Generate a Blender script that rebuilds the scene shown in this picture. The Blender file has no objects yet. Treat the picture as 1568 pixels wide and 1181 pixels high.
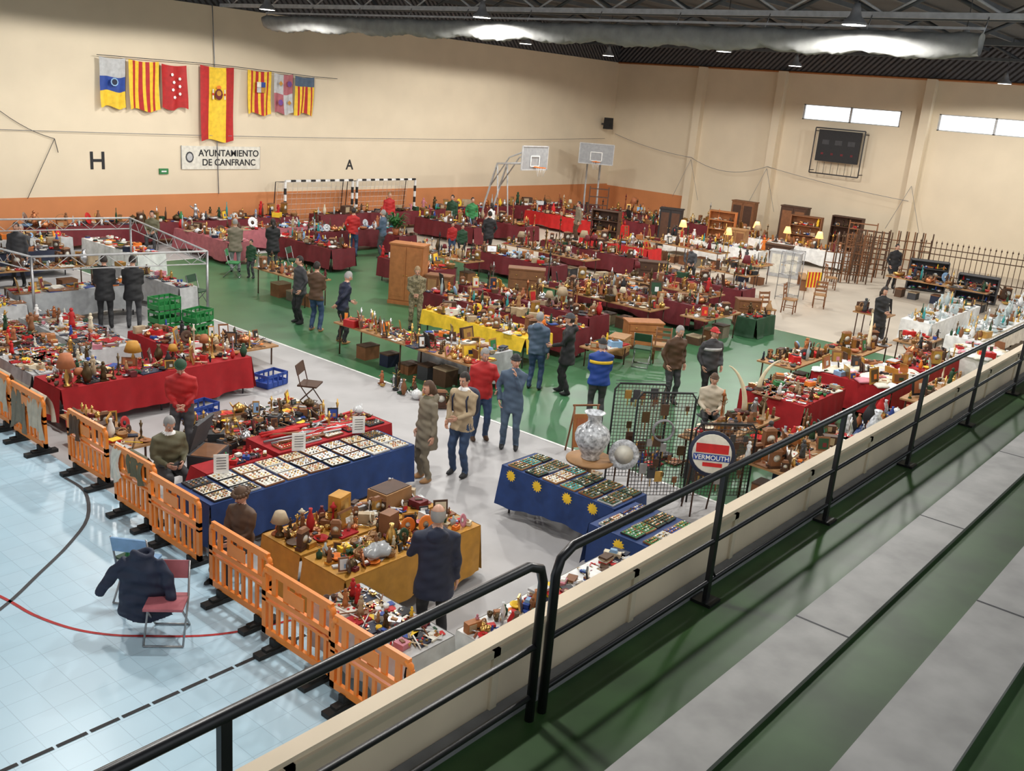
import bpy, math, random
from mathutils import Matrix, Vector
from mathutils.bvhtree import BVHTree
rnd=random.Random(11)
sc=bpy.context.scene
pi=math.pi
# ---------------------------------------------------------------- materials
MATS={}
def mat(name,col,rough=.6,metal=0.,em=0.,var=.14,scale=7.,bump=0.):
    m=bpy.data.materials.new(name); m.use_nodes=True; nt=m.node_tree; b=nt.nodes['Principled BSDF']
    b.inputs['Roughness'].default_value=rough; b.inputs['Metallic'].default_value=metal
    n=nt.nodes.new('ShaderNodeTexNoise'); n.inputs['Scale'].default_value=scale; n.inputs['Detail'].default_value=3
    tc=nt.nodes.new('ShaderNodeTexCoord'); nt.links.new(tc.outputs['Object'],n.inputs['Vector'])
    r=nt.nodes.new('ShaderNodeValToRGB')
    r.color_ramp.elements[0].position=.3; r.color_ramp.elements[1].position=.7
    r.color_ramp.elements[0].color=[c*(1-var) for c in col]+[1]; r.color_ramp.elements[1].color=[min(1,c*(1+var)) for c in col]+[1]
    nt.links.new(n.outputs['Fac'],r.inputs[0]); nt.links.new(r.outputs[0],b.inputs['Base Color'])
    if bump:
        bp=nt.nodes.new('ShaderNodeBump'); bp.inputs['Strength'].default_value=bump; bp.inputs['Distance'].default_value=.02
        nt.links.new(n.outputs['Fac'],bp.inputs['Height']); nt.links.new(bp.outputs[0],b.inputs['Normal'])
    if em:
        b.inputs['Emission Color'].default_value=(*col,1); b.inputs['Emission Strength'].default_value=em
    MATS[name]=m; return m
for a in [('cream',(.68,.6,.44)),('white',(.82,.82,.8)),('black',(.015,.015,.017)),('dkgrey',(.05,.05,.055)),('grey',(.25,.25,.26)),('ltgrey',(.5,.5,.5)),
 ('wood_lt',(.38,.2,.08)),('wood',(.22,.09,.035)),('wood_dk',(.07,.03,.015)),('wood_or',(.4,.15,.045)),('red',(.55,.012,.012)),('maroon',(.14,.01,.016)),
 ('navy',(.012,.018,.045)),('blue',(.02,.06,.3)),('cloth_blue',(.01,.04,.16)),('ltblue',(.25,.42,.65)),('green',(.03,.2,.06)),('dkgreen',(.015,.06,.025)),('olive',(.12,.11,.06)),
 ('orange',(.8,.2,.02)),('yellow',(.85,.55,.03)),('pink',(.55,.2,.25)),('rose',(.42,.12,.14)),('teal',(.03,.3,.3)),('terracotta',(.4,.13,.05)),('paper',(.72,.69,.6)),('ochre',(.5,.24,.03)),
 ('beige',(.42,.32,.2)),('khaki',(.2,.17,.12)),('denim',(.03,.06,.13)),('steelblue',(.07,.11,.17)),('brown',(.09,.045,.022)),('purple',(.15,.05,.25)),('redcoat',(.45,.015,.015)),('royal',(.01,.05,.27)),
 ('hair_dk',(.02,.013,.01)),('hair_br',(.08,.04,.02)),('hair_gr',(.3,.29,.28)),('hair_bl',(.3,.2,.1)),('fur',(.55,.47,.36)),('lips',(.4,.1,.09)),('tusk',(.75,.66,.45)),('leaf',(.03,.14,.03))]:
    mat(a[0],a[1],.65)
mat('skin',(.6,.33,.23),.5,var=.06)
mat('brass',(.6,.37,.11),.32,.85); mat('silver',(.6,.6,.62),.28,.9); mat('copper',(.55,.22,.1),.35,.9); mat('bronze',(.1,.065,.03),.4,.7)
mat('steel',(.35,.35,.36),.35,.8); mat('rail_black',(.012,.012,.014),.35); mat('porcelain',(.75,.77,.78),.15); mat('glass_ware',(.42,.5,.52),.08); mat('plastic_or',(.85,.25,.035),.4,var=.05)
mat('plastic_gr',(.02,.2,.05),.4); mat('rubber',(.012,.012,.012),.7)
mat('lamp_glow',(1,.97,.9),.5,0,14,var=0); mat('shade_glow',(1,.5,.18),.5,0,1.5,var=0); mat('window_glow',(.85,.93,1),.3,0,1.8,var=.02)
mat('camo',(.2,.17,.1),.8,var=.6,scale=22)
mat('delft',(.5,.52,.55),.2,var=.6,scale=16)
mat('velvet_red',(.36,.008,.012),.85,var=.1,bump=.1)
mat('enclosure_sheet',(.35,.36,.37),.25,var=.1)
def wallmat(name,col,var,scale,bump=.05,rough=.75):
    return mat(name,col,rough,var=var,scale=scale,bump=bump)
wallmat('wall_cream',(.75,.64,.475),.035,.8); wallmat('wainscot_orange',(.62,.24,.09),.05,1.2); wallmat('parapet_cream',(.82,.68,.5),.06,2.5)
wallmat('bleacher_green',(.033,.085,.022),.35,2.2,.1,.5); wallmat('bench_white',(.36,.35,.335),.16,5,.15,.6)
wallmat('ceiling_dark',(.04,.045,.05),.2,1); wallmat('beam_dark',(.08,.09,.1),.15,2); wallmat('canvas_roll',(.3,.3,.29),.14,4,.3,.9)
wallmat('floor_green',(.05,.16,.07),.1,1.2,.0,.38); wallmat('floor_grey',(.43,.42,.42),.08,1.5,.0,.5); wallmat('floor_beige',(.55,.48,.39),.1,.7,.0,.5)
m=mat('corrugated',(.1,.1,.11),.5,.3); nt=m.node_tree; w=nt.nodes.new('ShaderNodeTexWave'); w.inputs['Scale'].default_value=2.2
w.bands_direction='DIAGONAL'; tc=nt.nodes.new('ShaderNodeTexCoord'); nt.links.new(tc.outputs['Object'],w.inputs['Vector']); bp=nt.nodes.new('ShaderNodeBump'); bp.inputs['Strength'].default_value=1; bp.inputs['Distance'].default_value=.05
nt.links.new(w.outputs['Fac'],bp.inputs['Height']); nt.links.new(bp.outputs[0],nt.nodes['Principled BSDF'].inputs['Normal'])
m=mat('floor_blue_tile',(.40,.60,.72),.33); nt=m.node_tree; b=nt.nodes['Principled BSDF']
tc=nt.nodes.new('ShaderNodeTexCoord'); br=nt.nodes.new('ShaderNodeTexBrick'); br.offset=0; br.inputs['Scale'].default_value=1
br.inputs['Brick Width'].default_value=.32; br.inputs['Row Height'].default_value=.32; br.inputs['Mortar Size'].default_value=.004
br.inputs['Color1'].default_value=(.48,.69,.82,1); br.inputs['Color2'].default_value=(.52,.72,.85,1); br.inputs['Mortar'].default_value=(.38,.56,.68,1)
nt.links.new(tc.outputs['Object'],br.inputs['Vector']); nt.links.new(br.outputs['Color'],b.inputs['Base Color'])

# ---------------------------------------------------------------- mesh builder
class MB:
    def __init__(s): s.v=[]; s.f=[]; s.m=[]; s.sm=[]; s.ml=[]; s.T=None
    def mi(s,m):
        if m not in s.ml: s.ml.append(m)
        return s.ml.index(m)
    def add(s,vs,fs,m,smooth=False,per=None):
        o=len(s.v)
        if s.T is not None: vs=[tuple(s.T@Vector(v)) for v in vs]
        s.v.extend(vs); s.f.extend([tuple(i+o for i in f) for f in fs])
        if per: s.m.extend([s.mi(q) for q in per])
        else: s.m.extend([s.mi(m)]*len(fs))
        s.sm.extend([smooth]*len(fs))
    def box(s,c,d,m,rz=0,tp=1.,tilt=0):
        x,y,z=d[0]/2,d[1]/2,d[2]/2; vs=[]
        ca,sa=math.cos(rz),math.sin(rz); ct,st=math.cos(tilt),math.sin(tilt)
        for k,(a,b_,cc) in enumerate([(-1,-1,-1),(1,-1,-1),(1,1,-1),(-1,1,-1),(-1,-1,1),(1,-1,1),(1,1,1),(-1,1,1)]):
            t=tp if cc>0 else 1
            px,py,pz=a*x*t,b_*y*t,cc*z
            if tilt: py,pz=py*ct-pz*st,py*st+pz*ct
            vs.append((c[0]+px*ca-py*sa,c[1]+px*sa+py*ca,c[2]+pz))
        s.add(vs,[(0,3,2,1),(4,5,6,7),(0,1,5,4),(1,2,6,5),(2,3,7,6),(3,0,4,7)],m)
    def lathe(s,c,prof,m,seg=10,smooth=True,sx=1,sy=1):
        vs=[];fs=[];n=len(prof)
        for r,z in prof:
            for i in range(seg):
                a=2*pi*i/seg; vs.append((c[0]+r*sx*math.cos(a),c[1]+r*sy*math.sin(a),c[2]+z))
        for j in range(n-1):
            for i in range(seg):
                k=(i+1)%seg; fs.append((j*seg+i,j*seg+k,(j+1)*seg+k,(j+1)*seg+i))
        if prof[0][0]>1e-4: fs.append(tuple(range(seg-1,-1,-1)))
        if prof[-1][0]>1e-4: fs.append(tuple((n-1)*seg+i for i in range(seg)))
        s.add(vs,fs,m,smooth)
    def tube(s,pts,r,m,seg=6,closed=False,smooth=True,flat=1.):
        P=[Vector(p) for p in pts]; n=len(P)
        if not isinstance(r,(list,tuple)): r=[r]*n
        vs=[];fs=[]; N=None
        for i in range(n):
            if closed: t=P[(i+1)%n]-P[i-1]
            else: t=P[min(i+1,n-1)]-P[max(i-1,0)]
            if t.length<1e-9: t=Vector((0,0,1))
            t.normalize()
            if N is None:
                ref=Vector((0,0,1)) if abs(t.z)<.9 else Vector((0,1,0))
                N=(ref-t*ref.dot(t)).normalized()
            else:
                N=N-t*N.dot(t)
                N=N.normalized() if N.length>1e-6 else t.orthogonal().normalized()
            B=t.cross(N)
            for k in range(seg):
                a=2*pi*k/seg; vs.append(tuple(P[i]+(N*math.cos(a)+B*math.sin(a)*flat)*r[i]))
        for j in range(n if closed else n-1):
            for k in range(seg):
                k2=(k+1)%seg; j2=(j+1)%n; fs.append((j*seg+k,j*seg+k2,j2*seg+k2,j2*seg+k))
        if not closed:
            fs.append(tuple(range(seg-1,-1,-1))); fs.append(tuple((n-1)*seg+k for k in range(seg)))
        s.add(vs,fs,m,smooth)
    def ball(s,c,r,m,seg=10,rings=6,fn=None,keep=None):
        if not isinstance(r,(list,tuple)): r=(r,r,r)
        vs=[];fs=[];U=[]
        for j in range(rings+1):
            th=pi*j/rings
            for i in range(seg):
                a=2*pi*i/seg; u=(math.sin(th)*math.cos(a),math.sin(th)*math.sin(a),math.cos(th)); U.append(u)
                q=fn(u) if fn else u
                vs.append((c[0]+q[0]*r[0],c[1]+q[1]*r[1],c[2]+q[2]*r[2]))
        for j in range(rings):
            for i in range(seg):
                k=(i+1)%seg; f=(j*seg+i,(j+1)*seg+i,(j+1)*seg+k,j*seg+k)
                if keep:
                    cu=[sum(U[q][w_] for q in f)/4 for w_ in range(3)]
                    if not keep(cu): continue
                fs.append(f)
        s.add(vs,fs,m,True)
    def loft(s,rings,m,seg=14):
        vs=[];fs=[];n=len(rings)
        for R_ in rings: vs+= [tuple(p) for p in R_]
        seg=len(rings[0])
        for j in range(n-1):
            for k in range(seg):
                k2=(k+1)%seg; fs.append((j*seg+k,j*seg+k2,(j+1)*seg+k2,(j+1)*seg+k))
        fs.append(tuple(range(seg-1,-1,-1))); fs.append(tuple((n-1)*seg+k for k in range(seg)))
        s.add(vs,fs,m,True)
    def mesh(s,name):
        me=bpy.data.meshes.new(name); me.from_pydata(s.v,[],s.f)
        for q in s.ml: me.materials.append(MATS[q])
        me.polygons.foreach_set('material_index',s.m); me.polygons.foreach_set('use_smooth',s.sm); me.update(); return me
    def make(s,name,parent=None,loc=None,rz=0):
        if loc is None:
            xs=[v[0] for v in s.v]; ys=[v[1] for v in s.v]; zs=[v[2] for v in s.v]
            o=((min(xs)+max(xs))/2,(min(ys)+max(ys))/2,min(zs))
            if parent is None:
                s.v=[(a-o[0],b-o[1],c-o[2]) for a,b,c in s.v]; loc=o
            else: loc=(0,0,0)
        ob=bpy.data.objects.new(name,s.mesh(name)); sc.collection.objects.link(ob); ob.location=loc; ob.rotation_euler[2]=rz
        if parent: ob.parent=parent
        return ob
def TR(x,y,z=0,rz=0,rx=0,s=1.):
    return Matrix.Translation((x,y,z))@Matrix.Rotation(rz,4,'Z')@Matrix.Rotation(rx,4,'X')@Matrix.Scale(s,4)
def text_mesh(mb,txt,size,M,m,align='CENTER'):
    cv=bpy.data.curves.new('t','FONT'); cv.body=txt; cv.size=size; cv.extrude=.004; cv.offset=size*.012; cv.align_x=align
    o=bpy.data.objects.new('t',cv); sc.collection.objects.link(o); dg=bpy.context.evaluated_depsgraph_get()
    me=bpy.data.meshes.new_from_object(o.evaluated_get(dg)); 
    vs=[tuple(M@v.co) for v in me.vertices]; fs=[tuple(p.vertices) for p in me.polygons]
    bpy.data.objects.remove(o); bpy.data.meshes.remove(me); mb.add(vs,fs,m)

# ---------------------------------------------------------------- ROOM
YW=33.0; XW=47.6; HT=8.3
def slab(name,x0,x1,y0,y1,z0,z1,m):
    mb=MB(); mb.box(((x0+x1)/2,(y0+y1)/2,(z0+z1)/2),(x1-x0,y1-y0,z1-z0),m); return mb.make(name)
mb=MB(); mb.add([(-14,0,0),(6.4,0,0),(6.4,YW,0),(-14,YW,0)],[(0,1,2,3)],'floor_blue_tile')
mb.add([(6.4,0,0),(13.5,0,0),(13.5,YW,0),(6.4,YW,0)],[(0,1,2,3)],'floor_grey')
mb.add([(13.5,0,0),(26.8,0,0),(26.8,28.5,0),(13.5,28.5,0)],[(0,1,2,3)],'floor_green')
mb.add([(13.5,28.5,0),(26.8,28.5,0),(26.8,YW,0),(13.5,YW,0)],[(0,1,2,3)],'floor_grey')
mb.add([(26.8,0,0),(XW,0,0),(XW,YW,0),(26.8,YW,0)],[(0,1,2,3)],'floor_beige')
mb.make('floor',loc=(0,0,0))
mb=MB()
def strip(pts,w,m,z=.004,dash=None):
    for i in range(len(pts)-1):
        a=Vector(pts[i]);b=Vector(pts[i+1]);d=(b-a); L=d.length; d.normalize(); n=Vector((-d.y,d.x))*w/2
        segs=[(0,L)] if not dash else [(k*dash,min(L,k*dash+dash*.9)) for k in range(int(L/dash)+1) if k*dash<L]
        for s0,s1 in segs:
            p=a+d*s0;q=a+d*s1
            mb.add([(p.x-n.x,p.y-n.y,z),(q.x-n.x,q.y-n.y,z),(q.x+n.x,q.y+n.y,z),(p.x+n.x,p.y+n.y,z)],[(0,1,2,3)],m)
def smooth_pts(P,n=6):
    out=[]
    for i in range(len(P)-1):
        p0=Vector(P[max(i-1,0)]);p1=Vector(P[i]);p2=Vector(P[i+1]);p3=Vector(P[min(i+2,len(P)-1)])
        for k in range(n):
            t=k/n; q=.5*((2*p1)+(p2-p0)*t+(2*p0-5*p1+4*p2-p3)*t*t+(3*p1-p0-3*p2+p3)*t**3); out.append((q.x,q.y))
    out.append(tuple(P[-1])); return out
strip([(-6,7.74),(6.3,7.74)],.05,'black',dash=.32)
strip(smooth_pts([(6.15,13.6),(6.13,12.94),(5.75,12.1),(5.2,11.5),(4.59,10.99),(3.9,10.45),(3.0,10.0),(2,9.8)],4),.05,'dkgrey',dash=.31)
strip(smooth_pts([(3.7,12.0),(4.02,10.74),(4.12,10.1),(4.3,9.55),(4.55,9.15),(4.85,8.85),(5.25,8.5),(5.65,8.28),(6.2,8.1)],4),.04,'redcoat')
strip([(13.5,2.8),(13.5,28.5)],.06,'white'); strip([(26.8,2.8),(26.8,28.5)],.06,'cream')
strip([(13.5,28.5),(26.8,28.5)],.06,'white')
mb.make('court_line_markings')
slab('wall_back',-14,XW+.3,YW,YW+.3,0,HT,'wall_cream')
wb=MB()
def wseg(y0,y1,z0,z1): wb.box((XW+.15,(y0+y1)/2,(z0+z1)/2),(.3,y1-y0,z1-z0),'wall_cream')
wseg(-3,YW,0,6.08); wseg(-3,YW,6.82,HT); wseg(21.57,YW,6.08,6.82); wseg(14.95,16.67,6.08,6.82); wseg(-3,10.0,6.08,6.82)
wb.make('wall_right')
for i,(y0,y1) in enumerate([(16.67,21.57),(10.0,14.95)]):
    mb=MB(); mb.box((XW+.2,(y0+y1)/2,6.45),(.03,y1-y0,.74),'window_glow')
    for yy in (y0+.03,(y0+y1)/2,y1-.03): mb.box((XW+.1,yy,6.45),(.1,.1,.74),'ltgrey')
    for zz in (6.1,6.8): mb.box((XW+.1,(y0+y1)/2,zz),(.1,y1-y0,.05),'ltgrey')
    mb.make('window_%d'%(i+1))
slab('trim_1',-14,XW,YW-.02,YW,0,1.52,'wainscot_orange')
slab('trim_2',XW-.02,XW,27.5,YW-.02,0,1.45,'wainscot_orange')
for i,yy in enumerate((27.4,22.8,15.46,8.5)):
    mb=MB(); mb.box((XW-.2,yy,HT/2),(.4,.42,HT),'wall_cream'); mb.make('trim_%d'%(i+3))
slab('trim_7',XW-.05,XW+.3,-3,YW+.3,HT,9.8,'corrugated'); slab('trim_8',-14,XW,YW+.05,YW+.3,HT,9.8,'corrugated')
slab('ceiling',-14,XW+.3,-3,YW+.3,9.8,9.95,'ceiling_dark')
mb=MB(); mb.tube([(XW-.1,-3,HT),(XW-.1,YW,HT)],.05,'wood_or'); mb.make('trim_9')
def truss(name,x,z0,z1,y0,y1,m,step=1.5,r=.06,cw=.16):
    mb=MB()
    mb.box((x,(y0+y1)/2,z1),(cw,y1-y0,.12),m); mb.box((x,(y0+y1)/2,z0),(cw,y1-y0,.12),m)
    y=y0;k=0
    while y<y1-.1:
        a=(x,y,z0 if k%2 else z1); b=(x,min(y+step,y1),z1 if k%2 else z0); mb.tube([a,b],r,m,4); y+=step;k+=1
    return mb.make(name)
for x in (9,15.2,28.5,36,43.5): truss('roof_truss',x,9.0,9.72,-2.5,YW,'beam_dark')
truss('roof_truss',21.6,8.35,9.0,-2.5,YW,'ltgrey',1.2,.03,.08)
mb=MB()
for y in [k*2.2-2 for k in range(17)]: mb.box((17,y,9.66),(61,.09,.14),'beam_dark')
mb.make('roof_purlins')
mb=MB(); vs=[];fs=[]; N=150; SG=16
Y0,Y1=6.2,29.9
for i in range(N+1):
    y=Y0+(Y1-Y0)*i/N; q=abs(math.sin(i*pi/15)); 
    for k in range(SG):
        a=2*pi*k/SG; zz=math.sin(a); wr=.018*math.sin(y*9+3*a)+.012*math.sin(y*23-5*a)
        vs.append((21.4+(.2+wr)*math.cos(a),y,7.86+zz*(.2+wr)*(1.35 if zz<0 else .85)-(.10*q if zz<0 else .02*q)))
for i in range(N):
    for k in range(SG):
        k2=(k+1)%SG; fs.append((i*SG+k,i*SG+k2,(i+1)*SG+k2,(i+1)*SG+k))
fs.append(tuple(range(SG))); fs.append(tuple(N*SG+k for k in range(SG)))
mb.add(vs,fs,'canvas_roll',True)
for i in range(11):
    y=Y0+(Y1-Y0)*i/10; mb.tube([(21.4,y,8.0),(21.6,y,8.4)],.015,'steel',4)
mb.box((21.4,(Y0+Y1)/2,8.1),(.06,Y1-Y0,.05),'ltgrey')
mb.make('rolled_divider_curtain')
lamps=[(19.5,27.2,1400),(20.5,18.9,1400),(20.4,8.45,1400),(24.9,7.6,1200),(30.5,25.7,1400),(36,25.6,1400),(30.2,16.8,1400),(36.8,17.3,1400),(15,5,900),(14,14,1500),(13.5,27,1400),(4,5.2,800),(8.5,9,1100),(7,16,1400),(42,11,1400),(31,7.4,1200)]  # the weakest pair, unseen beside the balcony, is added to brighten the stands
for (x,y,en) in lamps:
    mb=MB(); mb.lathe((x,y,8.02),[(.001,.42),(.06,.42),(.09,.3),(.12,.18),(.24,.06),(.27,0)],'grey',16)
    mb.lathe((x,y,8.0),[(.24,.02),(.001,.021)],'lamp_glow',16); mb.tube([(x,y,8.4),(x,y,9.7)],.012,'dkgrey',4)
    lo=mb.make('high_bay_lamp')
    ld=bpy.data.lights.new('bay_light','SPOT'); ld.energy=en; ld.spot_size=math.radians(170); ld.spot_blend=.12; ld.shadow_soft_size=.22; ld.color=(1,.975,.93)
    l=bpy.data.objects.new('bay_light',ld); sc.collection.objects.link(l); l.parent=lo; l.location=(0,0,-.05)
# ---------------------------------------------------------------- BALCONY
BX0,BX1=-8,34; RY=2.45; BZ=3.1; RZ=4.0
slab('balcony_floor',BX0,BX1,-.2,2.62,BZ-.25,BZ,'bleacher_green')
mb=MB(); mb.box(((BX0+BX1)/2,2.66,(BZ+.07)),(BX1-BX0,.08,.64),'parapet_cream'); mb.box(((BX0+BX1)/2,2.66,BZ+.40),(BX1-BX0,.09,.02),'parapet_cream')
x=BX0
while x<BX1:
    mb.box((x,2.612,BZ+.2),(.05,.02,.36),'wall_cream'); x+=1.25
mb.box(((BX0+BX1)/2,2.612,BZ+.36),(BX1-BX0,.02,.04),'wall_cream')
mb.box(((BX0+BX1)/2,2.57,BZ+.02),(BX1-BX0,.09,.04),'grey')
mb.make('parapet')
slab('wall_front',BX0,BX1,2.3,2.5,0,BZ-.25,'wall_cream')
def bleacher(z,ya,yb,yc):
    mb=MB(); L=BX1-BX0; cx=(BX0+BX1)/2
    mb.box((cx,(ya+yb)/2,z-.04),(L,ya-yb,.10),'bench_white'); mb.box((cx,(ya+yb)/2-.03,z-.3),(L,ya-yb-.08,.42),'bleacher_green')
    mb.box((cx,(yb+yc)/2,z-.27),(L,yb-yc,.5),'bleacher_green')
    x=BX0+.6
    while x<BX1: mb.box((x,(ya+yb)/2,z+.0105),(.012,ya-yb,.002),'dkgrey'); x+=2.0
    mb.make('bleacher_bench')
bleacher(BZ+.45,1.66,1.37,.83); bleacher(BZ+.90,.83,.525,-.3); bleacher(BZ+1.35,-.3,-.6,-1.4)
slab('concrete_block',12.7,13.5,1.95,2.3,BZ,BZ+.18,'bench_white')
def rail(x0,x1,posts,ends):
    mb=MB(); r=.025
    pts=[(x0,RY,BZ),(x0,RY,RZ-.12),(x0+.03,RY,RZ-.04),(x0+.12,RY,RZ)] if ends[0] else [(x0,RY,RZ)]
    pts+= [(x1-.12,RY,RZ),(x1-.03,RY,RZ-.04),(x1,RY,RZ-.12),(x1,RY,BZ)] if ends[1] else [(x1,RY,RZ)]
    mb.tube(pts,r,'rail_black',10)
    for z in (BZ+.14,BZ+.43): mb.tube([(x0,RY,z),(x1,RY,z)],.016,'rail_black',8)
    for p in posts:
        mb.box((p,RY,(BZ+RZ)/2),(.045,.03,RZ-BZ),'rail_black'); mb.box((p,RY,BZ+.01),(.14,.14,.02),'rail_black')
        mb.tube([(p,RY,BZ+.25),(p+.09,RY,BZ+.14)],.01,'rail_black',4)
    mb.make('balcony_railing')
rail(-7,3.36,[-5.1,-3.4,-1.7,-.1,1.6],(0,1)); rail(3.46,33,[5.14+1.88*i for i in range(15)],(1,0))
# ---------------------------------------------------------------- WALL DECORATION
FL=1.031
def flag(name,x0,x1,zt,zb,fn,nx=24,nz=24,emb=None):
    mb=MB(); vs=[];fs=[];per=[]; ph=rnd.random()*6
    for j in range(nz+1):
        for i in range(nx+1):
            u=i/nx;v=j/nz
            vs.append((x0+(x1-x0)*u+.04*math.sin(v*3+ph)*v,YW-.18+.05*math.sin(u*11+ph+v*1.5)*(.4+v),zt+(zb-zt)*v-.05*math.sin(u*pi)*(1-v)-.06*v*math.sin(u*7+ph)))
    for j in range(nz):
        for i in range(nx):
            a=j*(nx+1)+i; fs.append((a,a+1,a+nx+2,a+nx+1)); per.append(fn((i+.5)/nx,(j+.5)/nz))
    mb.add(vs,fs,None,True,per)
    if emb: emb(mb,(x0+x1)/2,zt,zb)
    mb.make(name)
def stripes(u,v): return 'yellow' if int(u*9)%2==0 else 'redcoat'
def disc(mb,x,z,r,m,y=YW-.27,seg=10,sy=1.):
    mb.add([(x+r*math.cos(2*pi*i/seg),y,z+r*sy*math.sin(2*pi*i/seg)) for i in range(seg)],[tuple(range(seg))],m)
def f(u): return u*FL
def embcan(mb,x,zt,zb): disc(mb,x,(zt+zb)/2+.02,.14,'ltblue'); disc(mb,x,(zt+zb)/2+.02,.1,'navy',YW-.275)
def stars(mb,x,zt,zb):
    for i in range(4): disc(mb,x-.12+(.06*i%.1),zt-.35-.26*i,.06,'white',seg=5)
    for i in range(3): disc(mb,x+.17,zt-.48-.26*i,.06,'white',seg=5)
def embsp(mb,x,zt,zb):
    z=zt-1.0; disc(mb,x,z,.17,'maroon',sy=1.2); disc(mb,x,z+.04,.1,'ochre',YW-.275); disc(mb,x,z+.25,.1,'orange',sy=.7)
    for s_ in (-1,1): mb.box((x+s_*.25,YW-.27,z),(.05,.01,.36),'paper'); mb.box((x+s_*.25,YW-.275,z),(.07,.01,.08),'red')
def embar(mb,x,zt,zb):
    for a in (-1,1):
        for b_ in (-1,1): mb.box((x+a*.1,YW-.27,zt-.62+b_*.1),(.19,.01,.19),{(-1,1):'paper',(1,1):'blue',(-1,-1):'ltgrey',(1,-1):'ochre'}[(a,b_)])
flag('flag_canary_islands',f(16.29),f(17.2),6.2,4.55,lambda u,v:'ltgrey' if v<.36 else('blue' if v<.66 else 'yellow'),emb=embcan)
flag('flag_catalonia',f(17.3),f(18.42),6.18,4.5,stripes)
flag('flag_madrid',f(18.5),f(19.45),6.13,4.6,lambda u,v:'redcoat',emb=stars)
flag('flag_spain',f(20.0),f(21.4),6.2,3.5,lambda u,v:'yellow' if .27<u<.75 else 'redcoat',emb=embsp)
flag('flag_aragon',f(21.98),f(23.05),6.18,4.55,stripes,emb=embar)
flag('flag_castile_and_leon',f(23.15),f(24.05),6.14,4.62,lambda u,v:'rose' if (u<.5)!=(v<.5) else 'ltgrey',emb=lambda mb,x,zt,zb:[disc(mb,x-.2,zt-1.1,.12,'purple',seg=6),disc(mb,x+.22,zt-.38,.12,'purple',seg=6),disc(mb,x-.2,zt-.38,.1,'ochre',seg=4),disc(mb,x+.22,zt-1.1,.1,'ochre',seg=4)])
flag('flag_valencia',f(24.15),f(25.05),6.1,4.62,lambda u,v:'steelblue' if v<.25 else stripes(u,v))
mb=MB(); mb.tube([(f(16.2),YW-.2,6.24),(f(20),YW-.2,6.26),(f(21.4),YW-.2,6.24),(f(25),YW-.2,6.12),(f(26.2),YW-.2,6.12)],.012,'dkgrey',4)
mb.tube([(f(20.55),YW-.12,HT),(f(20.62),YW-.12,6.2),(f(20.75),YW-.12,1.5)],.018,'grey',5); mb.make('flag_rope')
mb=MB(); a,b_=f(19.28),f(22.62)
mb.box(((a+b_)/2,YW-.04,2.86),(b_-a,.02,.86),'paper'); M=Matrix.Translation(((a+b_)/2+.32,YW-.06,2.92))@Matrix.Rotation(pi/2,4,'X')
text_mesh(mb,'AYUNTAMIENTO\nDE CANFRANC',.345,M,'black'); disc(mb,a+.33,2.88,.17,'dkgrey',YW-.06,12,1.2); disc(mb,a+.33,2.88,.12,'ltgrey',YW-.063,12,1.2)
for s_ in (a,b_): mb.tube([(s_,YW-.04,2.45),(s_,YW-.04,3.3)],.015,'grey',4)
mb.make('town_hall_banner')
for ch,x,z,s_ in (('H',16.67,2.45,.85),('A',27.97,2.4,.6)):
    mb=MB(); text_mesh(mb,ch,s_,Matrix.Translation((x,YW-.012,z))@Matrix.Rotation(pi/2,4,'X'),'black'); mb.make('painted_letter_'+ch.lower())
mb=MB(); mb.box((19.15,YW-.03,2.36),(.36,.05,.2),'green'); mb.box((19.15,YW-.057,2.36),(.2,.006,.05),'white'); mb.make('exit_sign')
mb=MB()
def cat(a,b,sag,n=10):
    return [tuple(Vector(a).lerp(Vector(b),i/n)-Vector((0,0,sag*4*(i/n)*(1-i/n)))) for i in range(n+1)]
mb.tube(cat((13,YW-.06,3.7),(46.5,YW-.3,4.1),.15),.010,'grey',4)
mb.tube(cat((12.4,YW-.06,5.3),(15.2,YW-.06,3.45),.3),.010,'dkgrey',4); mb.tube([(15.2,YW-.06,3.45),(14.2,YW-.06,1.5)],.01,'dkgrey',4); mb.tube([(15.2,YW-.06,3.45),(15.3,YW-.06,3.0)],.012,'dkgrey',4)
mb.tube(cat((XW-.3,32.6,4.4),(XW-.5,27.3,3.6),.15),.012,'grey',4); mb.tube(cat((XW-.5,27.3,3.6),(XW-.5,22.8,3.6),.5),.012,'grey',4); mb.tube(cat((XW-.5,22.8,3.6),(XW-.5,15.4,2.8),.1),.012,'grey',4)
for yy in (27.3,22.8,15.4):
    for dy in (-1,1): mb.tube([(XW-.5,yy,3.5),(XW-.6,yy+dy*.8,1.4)],.01,'grey',4)
mb.make('utility_cables')
mb=MB(); X=XW-.45
mb.box((X,19.25,4.93),(.12,2.15,1.5),'black')
for z in (3.58,5.75): mb.tube([(X-.08,18.0,z),(X-.08,20.5,z)],.03,'dkgrey',4)
for y in (18.0,20.5): mb.tube([(X-.08,y,3.58),(X-.08,y,5.75)],.03,'dkgrey',4); mb.tube([(X-.08,y,3.7),(XW-.02,y,3.7)],.02,'dkgrey',4); mb.tube([(X-.08,y,5.6),(XW-.02,y,5.6)],.02,'dkgrey',4)
for k in range(8): mb.tube([(X-.08,18.0+k*.357,3.58),(X-.08,18.0+k*.357,4.15)],.012,'dkgrey',4)
for y in (18.6,19.25,19.9): mb.box((X-.065,y,5.1),(.01,.35,.22),'dkgrey')
for y in (18.5,19.0,19.5,20.0): mb.box((X-.065,y,4.55),(.01,.12,.1),'maroon')
mb.make('scoreboard')
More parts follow.
